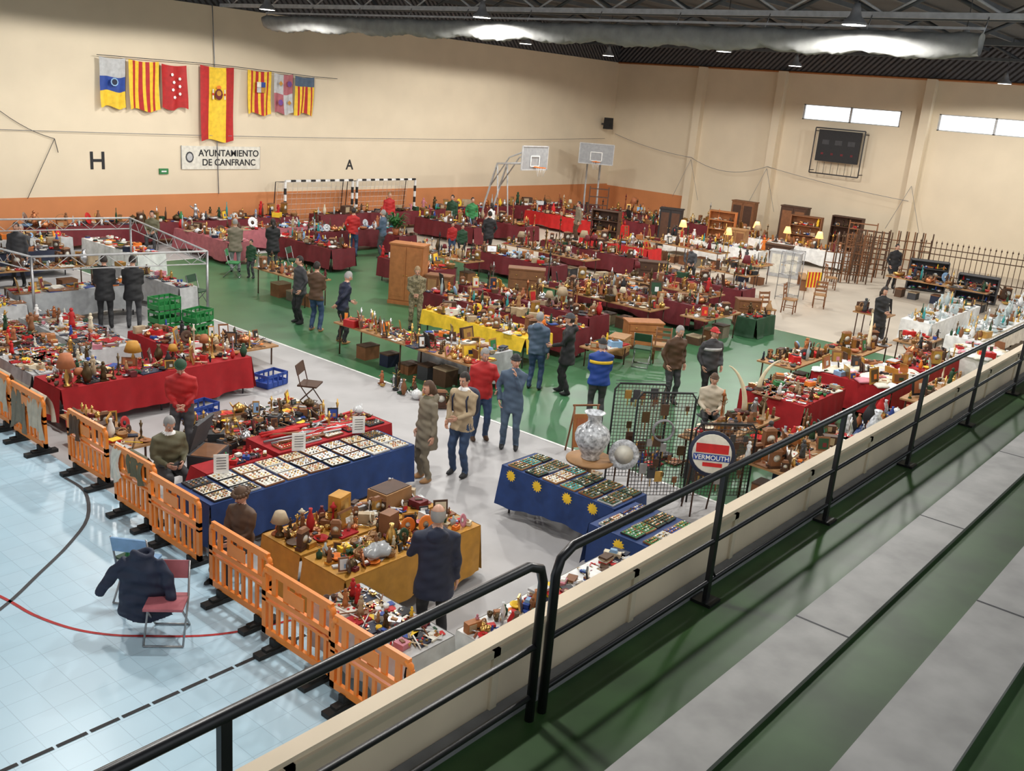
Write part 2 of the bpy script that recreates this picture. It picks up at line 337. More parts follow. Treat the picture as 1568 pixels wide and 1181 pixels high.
mb=MB(); mb.box((46.4,YW-.5,4.95),(.42,.4,.62),'black',tp=.9); mb.lathe((46.4,YW-.71,4.85),[(.14,0),(.1,.01)],'dkgrey',12); mb.box((46.4,YW-.2,4.9),(.08,.3,.1),'dkgrey'); mb.make('loudspeaker')
def hoop(x,y,ang,by):
    mb=MB(); mb.T=TR(x,y,0,ang)
    for sx in (-.9,.9): mb.box((sx,0,3.43),(.05,.05,1.05),'ltgrey')
    for z in (2.92,3.95): mb.box((0,0,z),(1.8,.05,.05),'ltgrey')
    mb.box((0,.01,3.43),(1.76,.012,1.0),'enclosure_sheet')
    for sx in (-.3,.3): mb.box((sx,-.03,3.3),(.05,.02,.45),'white')
    for z in (3.08,3.52): mb.box((0,-.03,z),(.6,.02,.05),'white')
    mb.tube([(.225*math.cos(a),-.4+.225*math.sin(a),3.05) for a in [2*pi*i/14 for i in range(14)]],.015,'orange',5,closed=True); mb.box((0,-.1,3.05),(.12,.2,.05),'orange')
    for i in range(10):
        a=2*pi*i/10; a2=a+.4; mb.tube([(.22*math.cos(a),-.4+.22*math.sin(a),3.04),(.13*math.cos(a2),-.4+.13*math.sin(a2),2.65)],.006,'white',3)
    for sx in (-.35,.35):
        mb.tube([(sx,.05,3.2),(sx,1.9,3.0),(sx,by,1.2),(sx,by+.2,.3)],.05,'ltgrey',6); mb.tube([(sx,.05,3.8),(sx,1.2,3.35),(sx,by-.3,2.0)],.035,'ltgrey',6)
        mb.tube([(sx,1.9,3.0),(sx,by-.9,.3)],.035,'ltgrey',6)
    mb.box((0,by+.1,.3),(1.1,1.4,.5),'maroon'); mb.make('basketball_hoop')
hoop(34.4,27.9,0,2.5); hoop(42.6,30.4,-.9,1.4)
for x0,x1 in ((24.0,27.5),(27.75,31.2)):
    mb=MB(); y=32.2; n=14
    for k in range(n):
        mb.box((x0+(x1-x0)*(k+.5)/n,y,2.04),((x1-x0)/n,.08,.08),'black' if k%2 else 'white')
    for xx in (x0,x1):
        for k in range(8): mb.box((xx,y,.25*k+.125),(.08,.08,.25),'white' if k%2 else 'black')
        mb.tube([(xx,y,2.0),(xx-.1,y+.5,1.95),(xx-.1,y+.7,0.03)],.02,'dkgrey',5)
    for k in range(15): 
        xx=x0+(x1-x0)*k/14; mb.tube([(xx,y+.02,2),(xx,y+.48,1.9),(xx,y+.7,.03)],.006,'white',3)
    for k in range(9): mb.tube([(x0,y+.5+.02*k,1.9-.22*k),(x1,y+.5+.02*k,1.9-.22*k)],.006,'white',3)
    mb.make('handball_goal')
# ---------------------------------------------------------------- CLUTTER ITEMS
WARM=['wood','wood_dk','wood_lt','brass','bronze','copper','terracotta','maroon','brass','wood_or','black','bronze','dkgrey','brown','beige','cream','silver','steel','dkgreen','redcoat']
MIX=WARM+['red','blue','white','porcelain','silver','green','orange','ltblue','pink','yellow','wood','wood_dk','red','paper','white','navy']
CER=['porcelain','white','blue','delft','ltblue','cream','terracotta','glass_ware','teal']
BK=['paper','red','navy','beige','blue','white','dkgreen','orange','maroon','yellow','ltgrey','brown','wood','dkgrey','white']
def c_(r,p): return p[int(r.random()*len(p))]
def i_box(mb,x,y,z,r,p,s): a=r.uniform(.08,.24)*s; mb.box((x,y,z+a*.25),(a,a*r.uniform(.5,1),a*.5),c_(r,p),r.random()*3); mb.box((x,y,z+a*.52),(a*.5,a*.3,.02),c_(r,p),r.random()*3)
def i_books(mb,x,y,z,r,p,s):
    h=z
    for k in range(r.randint(1,4)):
        t=r.uniform(.012,.03); mb.box((x,y,h+t/2),(.21*s,.15*s,t),c_(r,BK),r.uniform(-.5,.5)); h+=t
def i_flat(mb,x,y,z,r,p,s):
    for k in range(3): mb.box((x+r.uniform(-.06,.06),y+r.uniform(-.06,.06),z+.004+.004*k),(r.uniform(.08,.2)*s,r.uniform(.06,.14)*s,.006),c_(r,BK),r.random()*3)
def i_vase(mb,x,y,z,r,p,s):
    h=r.uniform(.14,.36)*s; w=h*r.uniform(.16,.3); mb.lathe((x,y,z),[(w*.5,0),(w*r.uniform(.7,1),h*.25),(w,h*.45),(w*.6,h*.72),(w*.3,h*.85),(w*.45,h),(w*.3,h*.97)],c_(r,p),9)
def i_plate(mb,x,y,z,r,p,s): w=r.uniform(.08,.15)*s; mb.lathe((x,y,z),[(w*.5,0),(w*.6,.01),(w,.03),(w*.9,.03),(w*.55,.015),(.001,.014)],c_(r,p),10)
def i_plateup(mb,x,y,z,r,p,s):
    w=r.uniform(.08,.14)*s; o=mb.T; M=TR(x,y,z+w,r.uniform(-2.2,-.4)+pi*.5,pi*.42); mb.T=(o@M) if o is not None else M
    mb.lathe((0,0,0),[(w*.5,0),(w,.02),(w*.95,.03),(w*.55,.012),(.001,.012)],c_(r,p),12); mb.lathe((0,0,.014),[(w*.35,0),(.001,.002)],c_(r,p),10); mb.T=o
def i_lamp(mb,x,y,z,r,p,s):
    if r.random()<.75: return i_vase(mb,x,y,z,r,p,s)
    h=r.uniform(.3,.5)*s; mb.lathe((x,y,z),[(.07,0),(.05,.03),(.02,.06),(.045,h*.3),(.015,h*.5),(.012,h*.65)],c_(r,['brass','bronze','wood_dk']),8); mb.lathe((x,y,z+h*.6),[(.12*s,0),(.07*s,h*.4)],c_(r,['beige','ochre','terracotta','maroon','cream']),10)
def i_fig(mb,x,y,z,r,p,s):
    h=r.uniform(.16,.36)*s; m=c_(r,p); mb.box((x,y,z+.015),(h*.4,h*.35,.03),c_(r,WARM)); mb.lathe((x,y,z+.03),[(h*.16,0),(h*.13,h*.25),(h*.09,h*.45),(h*.14,h*.62),(h*.05,h*.72)],m,7)
    mb.ball((x,y,z+.03+h*.78),h*.09,m,6,5); q=r.random()*6; mb.tube([(x+h*.12*math.cos(q),y+h*.12*math.sin(q),z+h*.62),(x+h*.3*math.cos(q),y+h*.3*math.sin(q),z+h*r.uniform(.4,.95))],h*.035,m,4); mb.tube([(x-h*.12*math.cos(q),y-h*.12*math.sin(q),z+h*.62),(x-h*.2*math.cos(q),y-h*.2*math.sin(q),z+h*.4)],h*.035,m,4)
def i_candle(mb,x,y,z,r,p,s): h=r.uniform(.18,.38)*s; mb.lathe((x,y,z),[(.05,0),(.045,.02),(.012,.05),(.022,h*.4),(.01,h*.6),(.03,h*.85),(.012,h*.86),(.012,h)],c_(r,['brass','silver','bronze','brass']),8)
def i_tall(mb,x,y,z,r,p,s): h=r.uniform(.4,.7)*s; mb.lathe((x,y,z),[(.07,0),(.06,.02),(.015,.05),(.025,h*.3),(.012,h*.5),(.02,h*.8),(.05,h*.82),(.02,h*.9),(.01,h)],c_(r,WARM),8); mb.tube([(x-.1,y,z+h*.7),(x,y,z+h*.6),(x+.1,y,z+h*.7)],.008,c_(r,['brass','bronze']),4)
def i_bowl(mb,x,y,z,r,p,s): w=r.uniform(.06,.12)*s; mb.lathe((x,y,z),[(w*.4,0),(w*.8,w*.3),(w,w*.6),(w*.9,w*.6),(w*.6,w*.2),(.001,w*.12)],c_(r,p),10)
def i_frame(mb,x,y,z,r,p,s):
    w=r.uniform(.12,.3)*s;h=r.uniform(.14,.32)*s;rz=r.uniform(-2.4,-.2)+pi*.5; o=mb.T; M=TR(x,y,z+h/2+.01,rz,-.2); mb.T=(o@M) if o is not None else M
    mb.box((0,0,0),(w,.02,h),c_(r,['brass','wood','wood_dk','ochre','black'])); mb.box((0,-.012,0),(w*.76,.006,h*.76),c_(r,MIX)); mb.box((0.02,-.016,-.02),(w*.3,.004,h*.3),c_(r,MIX)); mb.T=o
def i_kettle(mb,x,y,z,r,p,s):
    m=c_(r,['copper','brass','silver','porcelain','bronze']); w=r.uniform(.06,.1)*s; mb.lathe((x,y,z),[(w*.7,0),(w,w*.5),(w*.9,w),(w*.4,w*1.4),(w*.1,w*1.5),(w*.15,w*1.65),(.001,w*1.7)],m,9)
    q=r.random()*6; c,d=math.cos(q),math.sin(q); mb.tube([(x+c*w*.8,y+d*w*.8,z+w*.5),(x+c*w*1.4,y+d*w*1.4,z+w),(x+c*w*1.6,y+d*w*1.6,z+w*1.4)],[w*.18,w*.12,w*.08],m,5); mb.tube([(x-c*w*.8,y-d*w*.8,z+w*1.1),(x-c*w*1.5,y-d*w*1.5,z+w),(x-c*w*.9,y-d*w*.9,z+w*.3)],w*.08,m,4)
def i_bottle(mb,x,y,z,r,p,s): h=r.uniform(.2,.32)*s; mb.lathe((x,y,z),[(.035,0),(.038,h*.55),(.013,h*.75),(.013,h),],c_(r,['dkgreen','glass_ware','brown','teal','glass_ware']),8)
def i_clock(mb,x,y,z,r,p,s):
    o=mb.T; M=TR(x,y,z,r.uniform(-1.2,.6)); mb.T=(o@M) if o is not None else M; s*=.8; h=.3*s; mb.box((0,0,.02),(.24*s,.12*s,.04),'wood_dk'); mb.box((0,0,h*.5),(.18*s,.1*s,h),c_(r,['wood','wood_dk','brass'])); mb.box((0,0,h+.02),(.22*s,.12*s,.04),'wood',tp=.6)
    mb.T=mb.T@Matrix.Translation((0,-.052*s,h*.6))@Matrix.Rotation(pi/2,4,'X'); mb.lathe((0,0,0),[(.065*s,0),(.001,.004)],'paper',12); mb.T=o
def i_tray(mb,x,y,z,r,p,s):
    rz=r.uniform(-.15,.15); w,d=.3*s,.22*s; m=c_(r,['black','velvet_red','beige','wood','navy','paper']); mb.box((x,y,z+.01),(w,d,.02),m,rz)
    for k in range(8): mb.box((x+r.uniform(-.42,.42)*w,y+r.uniform(-.4,.4)*d,z+.026),(.025,.02,.014),c_(r,['brass','silver','paper','red','copper']),r.random()*3)
def i_cup(mb,x,y,z,r,p,s):
    m=c_(r,p)
    for k in range(r.randint(2,4)): a=r.uniform(-.09,.09);b=r.uniform(-.07,.07); mb.lathe((x+a,y+b,z),[(.018,0),(.03,.025),(.035,.06),(.028,.06),(.02,.02),(.001,.02)],m,7)
def i_toy(mb,x,y,z,r,p,s):
    rz=r.random()*3; m=c_(r,MIX); o=mb.T; M=TR(x,y,z,rz); mb.T=(o@M) if o is not None else M
    mb.box((0,0,.045*s),(.2*s,.08*s,.05*s),m); mb.box((-.01*s,0,.085*s),(.1*s,.07*s,.04*s),c_(r,['ltblue','white','black']),tp=.75)
    for a in(-.06,.06):
        for b in (-.04,.04): mb.ball((a*s,b*s,.022*s),(.022*s,.012*s,.022*s),'black',6,4)
    mb.T=o
def i_radio(mb,x,y,z,r,p,s):
    o=mb.T; M=TR(x,y,z,r.uniform(-1.,.5)); mb.T=(o@M) if o is not None else M; s*=.75; mb.box((0,0,.11*s),(.34*s,.16*s,.22*s),c_(r,['wood','wood_dk','beige','wood_or'])); mb.box((-.05*s,-.082*s,.12*s),(.18*s,.01,.14*s),'beige')
    for a in (.08,.13): mb.box((a*s,-.085*s,.07*s),(.03*s,.02,.03*s),'black')
    mb.T=o
def i_basket(mb,x,y,z,r,p,s):
    w=.11*s; mb.lathe((x,y,z),[(w*.8,0),(w,w*.8),(w*1.05,w*.85),(w*.9,w*.8),(w*.7,.03),(.001,.03)],'wood_lt',10); mb.tube([(x+w*math.cos(a),y,z+w*.8+w*.9*math.sin(a)) for a in [pi*i/6 for i in range(7)]],.01,'wood_lt',4)
def i_cloth(mb,x,y,z,r,p,s):
    m=c_(r,['white','paper','cream','white','pink','ltgrey']); k=r.random()*9; s*=1.5
    mb.ball((x,y,z+.02),(.18*s,.13*s,.05),m,10,6,fn=lambda u:(u[0]*(1+.15*math.sin(5*u[1]+k)),u[1]*(1+.2*math.sin(4*u[0]+k)),max(u[2],-.3)*(1+.4*math.sin(6*u[0]+7*u[1]+k))))
def i_sticks(mb,x,y,z,r,p,s):
    for k in range(r.randint(2,4)):
        a=r.random()*pi; L=r.uniform(.1,.2)*s; mb.tube([(x-L*math.cos(a),y-L*math.sin(a),z+.015),(x+L*math.cos(a),y+L*math.sin(a),z+.02+r.random()*.04)],.009,c_(r,p),4)
TH={'brass':([i_kettle,i_candle,i_fig,i_bowl,i_lamp,i_plate,i_clock,i_vase,i_frame,i_box,i_fig,i_sticks,i_tray,i_flat,i_cup,i_box,i_tall],WARM),
 'mixed':([i_box,i_books,i_vase,i_plate,i_plateup,i_fig,i_candle,i_bowl,i_frame,i_kettle,i_bottle,i_clock,i_tray,i_cup,i_toy,i_radio,i_basket,i_sticks,i_fig,i_flat,i_flat,i_box,i_tray],MIX),
 'ceramic':([i_vase,i_plate,i_plateup,i_bowl,i_cup,i_fig,i_kettle,i_bottle],CER),
 'books':([i_books,i_books,i_flat,i_books,i_tray,i_box,i_frame,i_toy],BK),
 'glass':([i_bottle,i_cup,i_bowl,i_vase,i_plate,i_candle,i_box],['glass_ware','porcelain','silver','glass_ware','wood','brass']),
 'small':([i_tray,i_tray,i_sticks,i_box,i_fig,i_cup,i_flat],MIX),
 'linen':([i_cloth,i_cloth,i_cloth,i_frame,i_box],MIX),
 'tools':([i_box,i_candle,i_tray,i_kettle,i_sticks,i_frame,i_sticks,i_flat],['wood','bronze','dkgrey','steel','wood_dk','redcoat','black','wood_lt','paper']),
 'toys':([i_toy,i_toy,i_box,i_fig,i_tray,i_books],['red','yellow','blue','orange','white','green','black']),
 'pots':([i_vase,i_vase,i_bowl,i_kettle],['blue','black','delft','terracotta','navy','copper','red'])}
NM={'brass':'assorted_brassware','mixed':'assorted_bric_a_brac','ceramic':'assorted_ceramics','books':'assorted_books_and_magazines','glass':'assorted_glassware','small':'assorted_small_collectibles','linen':'folded_linens','tools':'assorted_old_tools','toys':'assorted_toys','pots':'assorted_pots'}
def clutter(theme,x0,x1,y0,y1,z,s=1.,dens=1.,seed=None,mk=True,mb=None):
    r=random.Random(seed if seed is not None else int(x0*100+y0*37)); own=mb is None
    if own: mb=MB(); dens*=1.5; s*=.8
    fn,p=TH[theme]; st=.215*s/math.sqrt(dens); nx=max(1,int((x1-x0)/st)); ny=max(1,int((y1-y0)/st))
    for i in range(nx):
        for j in range(ny):
            if r.random()<.06: continue
            x=x0+(i+.5)*(x1-x0)/nx+r.uniform(-.35,.35)*st; y=y0+(j+.5)*(y1-y0)/ny+r.uniform(-.35,.35)*st
            x=min(max(x,x0+.07),x1-.07); y=min(max(y,y0+.07),y1-.07)
            c_(r,fn)(mb,x,y,z,r,p,s*r.choice([.6,.7,.8,.9,1,1.15,1.4]))
    if own and mk: return mb.make(NM[theme])
    return mb
def table(x0,x1,y0,y1,z=.76,cloth=None,drop=.6,name=None,sides='WSEN'):
    mb=MB(); cx,cy=(x0+x1)/2,(y0+y1)/2; W,D=x1-x0,y1-y0
    mb.box((cx,cy,z-.02),(W,D,.035),'wood_lt' if cloth is None else cloth)
    n=max(2,int(max(W,D)/1.8)+1)
    for k in range(n):
        for s_ in (-1,1):
            if W>=D: px=x0+.12+(W-.24)*k/(n-1); py=cy+s_*(D/2-.1)
            else: py=y0+.12+(D-.24)*k/(n-1); px=cx+s_*(W/2-.1)
            mb.tube([(px,py,0),(px,py,z-.03)],.018,'dkgrey' if cloth else 'wood_dk',5)
    if cloth:
        E={'S':((x0,y0),(x1,y0)),'E':((x1,y0),(x1,y1)),'N':((x1,y1),(x0,y1)),'W':((x0,y1),(x0,y0))}
        ph=rnd.random()*9
        for sd in sides:
            a,b=E[sd]; L=math.hypot(b[0]-a[0],b[1]-a[1]); n=max(6,int(L/.07)); dx,dy=(b[0]-a[0])/L,(b[1]-a[1])/L; nx_,ny_=dy,-dx
            vs=[];fs=[];q=6
            for i in range(n+1):
                t=L*i/n; wv=math.sin(t*7+ph)*.5+math.sin(t*17+2*ph)*.35+math.sin(t*3.1+ph)*.5
                for j in range(q+1):
                    v=j/q; o=.012+.055*v*(1+wv); hz=z-.003-(drop*(1+.07*math.sin(t*2.3+ph)+.04*math.sin(t*5.1)))*v
                    vs.append((a[0]+dx*t+nx_*o,a[1]+dy*t+ny_*o,max(.01,hz)))
            for i in range(n):
                for j in range(q): k=i*(q+1)+j; fs.append((k,k+q+1,k+q+2,k+1))
            mb.add(vs,fs,cloth,True)
    return mb.make(name or 'market_table')
def stall(x0,x1,y0,y1,cloth,theme,s=1.,dens=1.,z=.76,drop=.6,under=True):
    table(x0,x1,y0,y1,z,cloth,drop)
    clutter(theme,x0+.03,x1-.03,y0+.03,y1-.03,z+.001,s,dens)
    if under and cloth is None and z>.6:
        mb=MB(); r=random.Random(int(x0*31+y0*7))
        k=x0+.3 if x1-x0>y1-y0 else y0+.3
        e=x1 if x1-x0>y1-y0 else y1
        while k<e-.2:
            a,b=(k,(y0+y1)/2) if x1-x0>y1-y0 else ((x0+x1)/2,k)
            w,d,h=r.uniform(.3,.45),r.uniform(.25,.4),r.uniform(.2,.4); m=c_(r,['wood','brown','wood','dkgrey','navy','khaki','beige'])
            mb.box((a,b,h/2),(w,d,h),m); mb.box((a,b,h+.01),(w*1.03,d*1.03,.03),c_(r,['beige','wood','brown'])); k+=r.uniform(.5,.85)
        if mb.v: mb.make('storage_boxes')
# ---------------------------------------------------------------- STALLS
def jewel(x0,x1,y0,y1,z,pal,w=.36,d=.27,seed=3):
    mb=MB(); r=random.Random(seed); nx=int((x1-x0)/w); ny=int((y1-y0)/d)
    for i in range(nx):
        for j in range(ny):
            cx=x0+(i+.5)*(x1-x0)/nx; cy=y0+(j+.5)*(y1-y0)/ny; m=c_(r,pal); rz=r.uniform(-.06,.06); mb.box((cx,cy,z+.012),(w*.92,d*.9,.022),c_(r,['wood','black','ltgrey','wood_lt']),rz); mb.box((cx,cy,z+.0245),(w*.85,d*.8,.003),m,rz)
            nn=r.choice([4,5,6])
            for a in range(nn):
                for b in range(4):
                    mb.box((cx+(a-(nn-1)/2)*w*.8/nn+r.uniform(-.008,.008),cy+(b-1.5)*d*.19,z+.032),(.03,.022,.012),c_(r,['brass','silver','brass','paper','copper','wood','bronze']),r.random())
    mb.make('jewellery_trays')
table(6.35,9.95,10.0,10.85,.76,'cloth_blue',.6); jewel(6.4,9.9,10.02,10.83,.762,['black','paper','white','paper','cream','white'])
table(8.1,10.35,10.95,11.75,.76,'velvet_red',.6); clutter('tools',8.8,10.3,11.3,11.72,.762,.9); jewel(8.15,10.3,10.97,11.3,.762,['black','velvet_red','paper'],seed=9)
table(6.9,8.0,10.95,11.35,.74,'velvet_red',.3); clutter('toys',7.2,8.0,10.98,11.3,.745,.8)
mb=MB()
for x,y in ((7.0,10.75),(8.35,10.8),(9.55,10.85)):
    mb.box((x,y,.93),(.2,.012,.28),'white',-.5); mb.box((x+.03,y+.04,.79),(.1,.06,.02),'white',-.5)
    for k in range(5): mb.box((x-.003,y-.008,1.02-.04*k),(.13,.004,.008),'dkgrey',-.5)
mb.make('price_signs')
mb=MB(); r=random.Random(5)
for k in range(26): mb.tube([(8.2+r.uniform(-.1,1.6),11.1+r.uniform(0,.6),.79),(8.2+r.uniform(0,2.0),11.1+r.uniform(0,.6),.81)],.022,c_(r,['red','red','velvet_red','steel','wood']),5)
mb.make('wrapped_tools')
mb=MB(); mb.box((7.5,11.85,.5),(.6,.4,.35),'dkgrey',.6); mb.box((7.5,12.05,.9),(.6,.05,.45),'dkgrey',.6,tilt=.3); mb.box((7.5,11.83,.68),(.54,.34,.01),'wood',.6); mb.box((7.5,11.85,.16),(.5,.3,.32),'wood_lt',.6); mb.make('open_instrument_case')
clutter('tools',8.2,11.0,12.3,14.2,.03,1.4,1.2); 
mb=MB()
for (x,y,rz) in ((8.6,13.0,.2),(9.6,12.7,-.3),(10.3,13.6,.5),(9.0,14.0,0)):
    mb.box((x,y,.14),(.8,.5,.26),'black',rz); mb.box((x,y,.28),(.7,.42,.02),'wood_dk',rz)
mb.make('wooden_display_boxes')
clutter('tools',8.3,10.7,12.6,14.1,.29,1.0,.8,seed=77)
stall(7.0,10.75,15.45,16.4,'velvet_red','brass',1.2); stall(9.8,10.7,16.5,18.4,'velvet_red','mixed',1.1); stall(7.0,8.3,16.5,20.9,'ltgrey','small',1.2,1.2); stall(8.5,9.5,17.4,20.5,'ltgrey','small',1.2)
stall(6.75,7.3,13.0,15.0,None,'mixed',1.1,z=.5)
def crates(x,y,n,rz=0,m='plastic_gr'):
    mb=MB(); mb.T=TR(x,y,0,rz)
    for k in range(n):
        z=.3*k
        mb.box((0,0,z+.02),(.58,.38,.03),m)
        for a,b,c,d in ((0,.19,.58,.02),(0,-.19,.58,.02),(.29,0,.02,.38),(-.29,0,.02,.38)):
            mb.box((a,b,z+.07),(c,d,.1),m); mb.box((a,b,z+.25),(c,d,.06),m)
        for a in (-.28,-.14,0,.14,.28):
            for b in (-.19,.19): mb.box((a,b,z+.15),(.03,.02,.25),m)
    mb.make('plastic_crate_stack')
crates(11.15,19.3,4,.1); crates(11.8,19.0,3,.3); crates(9.2,14.8,1,.2,'blue'); crates(11.4,15.7,1,.2,'blue')
stall(11.2,12.4,16.8,18.2,None,'tools',1.2,z=.45)
def pipeframe(pts,h,band,name):
    mb=MB()
    n=len(pts)
    for i in range(n):
        a,b=pts[i],pts[(i+1)%n]
        mb.tube([(a[0],a[1],0),(a[0],a[1],h)],.03,'steel',6); mb.tube([(a[0],a[1],h),(b[0],b[1],h)],.025,'ltgrey',6); mb.tube([(a[0],a[1],h-band),(b[0],b[1],h-band)],.015,'ltgrey',6)
        L=math.hypot(b[0]-a[0],b[1]-a[1]); k=int(L/.35)
        for j in range(k):
            t=j/k;u=(j+1)/k; p=(a[0]+(b[0]-a[0])*t,a[1]+(b[1]-a[1])*t,h-(band if j%2 else 0)); q=(a[0]+(b[0]-a[0])*u,a[1]+(b[1]-a[1])*u,h-(0 if j%2 else band)); mb.tube([p,q],.008,'ltgrey',4)
    mb.make(name)
pipeframe([(9.0,20.9),(12.75,20.1),(13.7,25.4),(8.2,26.5)],1.95,.3,'aluminium_display_frame')
stall(9.3,12.2,22.3,23.0,'enclosure_sheet','books',1.2,z=.8); stall(8.3,9.1,21.5,26,'ltgrey','small',1.3); stall(12.9,13.4,21.6,25.0,'ltgrey','small',1.2); 
stall(9.6,12.6,25.2,26.0,None,'mixed',1.3); stall(9,13,27.6,28.5,'navy','mixed',1.3); stall(14.2,15.1,26.0,29.3,'white','books',1.3); stall(10,14,29.5,30.4,'ltgrey','mixed',1.3)
stall(17.9,18.8,27.0,30.2,'rose','mixed',1.3); stall(13.5,24.0,31.3,32.1,'maroon','mixed',1.6); stall(19.3,23.6,28.9,29.8,'rose','mixed',1.4)
stall(16.2,17.1,20.8,23.2,None,'brass',1.2); stall(20.2,21.2,24.6,27.6,'maroon','mixed',1.3); stall(22.0,26,27.6,28.4,'maroon','ceramic',1.3)
table(6.4,8.65,7.4,8.15,.74,'ochre',.62); clutter('mixed',6.45,8.6,7.45,8.1,.742,.85,1.3); table(6.4,8.65,8.2,8.95,.74,'ochre',.6); clutter('brass',6.45,7.5,8.25,8.9,.742,.85,1.3); clutter('mixed',7.5,8.6,8.25,8.9,.742,.85,1.3)
mb=MB(); mb.box((8.2,8.65,.86),(.5,.34,.22),'wood_lt',.1); mb.box((8.2,8.65,.975),(.46,.3,.01),'wood_dk',.1); mb.box((7.3,8.6,.94),(.24,.18,.4),'ochre',.3); mb.box((7.3,8.51,.95),(.18,.02,.3),'brass',.3); mb.box((7.55,7.95,.9),(.2,.16,.3),'wood',.2)
mb.make('carved_wooden_boxes')
mb=MB(); mb.ball((7.05,7.6,.82),(.2,.14,.08),'enclosure_sheet',14,8,fn=lambda u:(u[0]*(1+.2*math.sin(7*u[1])),u[1]*(1+.2*math.sin(6*u[0])),max(-.9,u[2])*(1+.4*math.sin(9*u[0]+5*u[1])))); mb.make('plastic_bag')
table(5.85,6.5,5.8,7.25,.74,'ltgrey',.55); clutter('small',5.88,6.47,5.85,7.2,.742,.9,1.3)
table(6.6,9.45,5.0,5.85,.74,'white',.6); clutter('books',7.6,9.4,5.05,5.8,.742,.95,1.4); clutter('mixed',6.62,7.6,5.05,5.8,.742,.85,1.4)
table(10.4,11.2,6.5,8.55,.78,'cloth_blue',.55); jewel(10.42,11.18,6.52,8.5,.782,['dkgreen','teal','paper','dkgreen'],.25,.3,seed=21)
table(9.75,10.85,5.3,6.45,.78,'cloth_blue',.6); jewel(9.8,10.8,5.35,6.4,.782,['dkgreen','blue','paper','green'],.25,.28,seed=22)
mb=MB()
def star(x,y,z,rz,R=.11):
    o=mb.T; mb.T=TR(x,y,z,rz); vs=[(0,-.006,0)];n=24
    for i in range(n):
        q=R if i%2==0 else R*.68; a=2*pi*i/n; vs.append((q*math.cos(a),0,q*math.sin(a)))
    mb.add(vs,[(0,1+i,1+(i+1)%n) for i in range(n)],'yellow'); mb.T=o
for y in (8.3,7.8,7.25,6.8): star(10.31,y,.70,-pi/2,.095)
star(9.64,5.9,.70,-pi/2,.095); star(10.15,5.2,.68,0,.095)
mb.make('starburst_price_tags')
mb=MB(); mb.lathe((11.75,7.9,0),[(.22,0),(.2,.03),(.05,.1),(.04,.6),(.12,.7),(.38,.72),(.38,.76),(.001,.76)],'wood_lt',20); mb.make('round_pedestal_table')
mb=MB(); mb.lathe((11.75,7.9,.76),[(.13,0),(.15,.02),(.14,.06),(.2,.16),(.27,.3),(.28,.38),(.25,.48),(.16,.55),(.1,.6),(.1,.68),(.14,.74),(.17,.76),(.15,.76),(.08,.69)],'delft',24)
for s_ in (-1,1): mb.tube([(11.75+s_*.1,7.9,1.42),(11.75+s_*.17,7.9,1.4),(11.75+s_*.2,7.9,1.3)],.015,'delft',6)
mb.make('porcelain_vase')
def plate_lean(x,y,z,R,rz,m1,m2,tilt=.25):
    mb=MB(); mb.T=TR(x,y,z+R,rz)@Matrix.Rotation(pi/2-tilt,4,'X'); mb.lathe((0,0,0),[(R*.6,-.02),(R,0),(R*.98,.02),(R*.7,.008),(.001,.008)],m1,28); mb.lathe((0,0,.01),[(R*.62,0),(.001,.004)],m2,20)
    return mb
mb=plate_lean(12.0,7.45,.66,.24,-.9,'delft','paper'); mb.T=None
for q in (-.12,.12): mb.tube([(12.0+q*.6,7.45-q*.7,.0),(12.0+q*.6,7.45-q*.7,.66),(12.06+q*.6,7.52-q*.7,.9)],.012,'wood_dk',5)
mb.make('decorative_plate_on_stand')
mb=plate_lean(12.75,6.35,.72,.36,-.95,'navy','paper'); mb.lathe((0,0,.012),[(.31,0),(.29,.006),(.001,.006)],'paper',28)
mb.box((0,.08,.024),(.5,.14,.006),'red'); mb.box((0,-.06,.024),(.56,.1,.006),'blue'); mb.box((0.02,-.17,.024),(.3,.06,.006),'red'); T0=mb.T; mb.T=None
text_mesh(mb,'VERMOUTH',.1,T0@Matrix.Translation((0,-.095,.03)),'white')
for q in (-.2,.2): mb.tube([(12.75+q*.58,6.35-q*.8,0),(12.75+q*.58,6.35-q*.8,.74),(12.85+q*.58,6.45-q*.8,1.35)],.015,'wood_dk',5); mb.tube([(13.0+q*.58,6.65-q*.8,0),(12.85+q*.58,6.45-q*.8,1.35)],.015,'wood_dk',5)
mb.tube([(12.63,6.51,.72),(12.87,6.19,.72)],.02,'wood_dk',5)
mb.make('round_enamel_sign')
def grid_panel(x0,y0,x1,y1,h,name='wire_mesh_display_panel'):
    mb=MB(); L=math.hypot(x1-x0,y1-y0); 
    P=lambda t,z:(x0+(x1-x0)*t,y0+(y1-y0)*t,z)
    mb.tube([P(0,0),P(0,h-.1),P(.08,h),P(.92,h),P(1,h-.1),P(1,0)],.018,'black',6); n=int(L/.055)
    for k in range(1,n): mb.tube([P(k/n,.12),P(k/n,h)],.006,'brown',3)
    for k in range(int(h/.06)): mb.tube([P(0,.12+.06*k),P(1,.12+.06*k)],.006,'dkgrey',3)
    nx_,ny_=(y1-y0)/L,-(x1-x0)/L; r=random.Random(int(x0*9))
    for k in range(16):
        t,z=r.uniform(.12,.88),r.uniform(.4,h-.15); c=P(t,z); c=(c[0]+nx_*.04,c[1]+ny_*.04,c[2]); q=r.uniform(.05,.13)
        mb.box(c,(q,.02,q*1.4),c_(r,['wood','bronze','brass','dkgrey','steel','wood_dk','brown']),math.atan2(y1-y0,x1-x0)); mb.tube([c,(c[0],c[1],c[2]-q*1.8)],.012,c_(r,['brass','wood','steel']),4)
    mb.make(name)
grid_panel(12.3,7.5,13.05,6.9,1.85); grid_panel(13.1,6.85,13.9,6.2,1.35); grid_panel(12.7,8.2,13.4,7.6,1.75)
mb=MB()
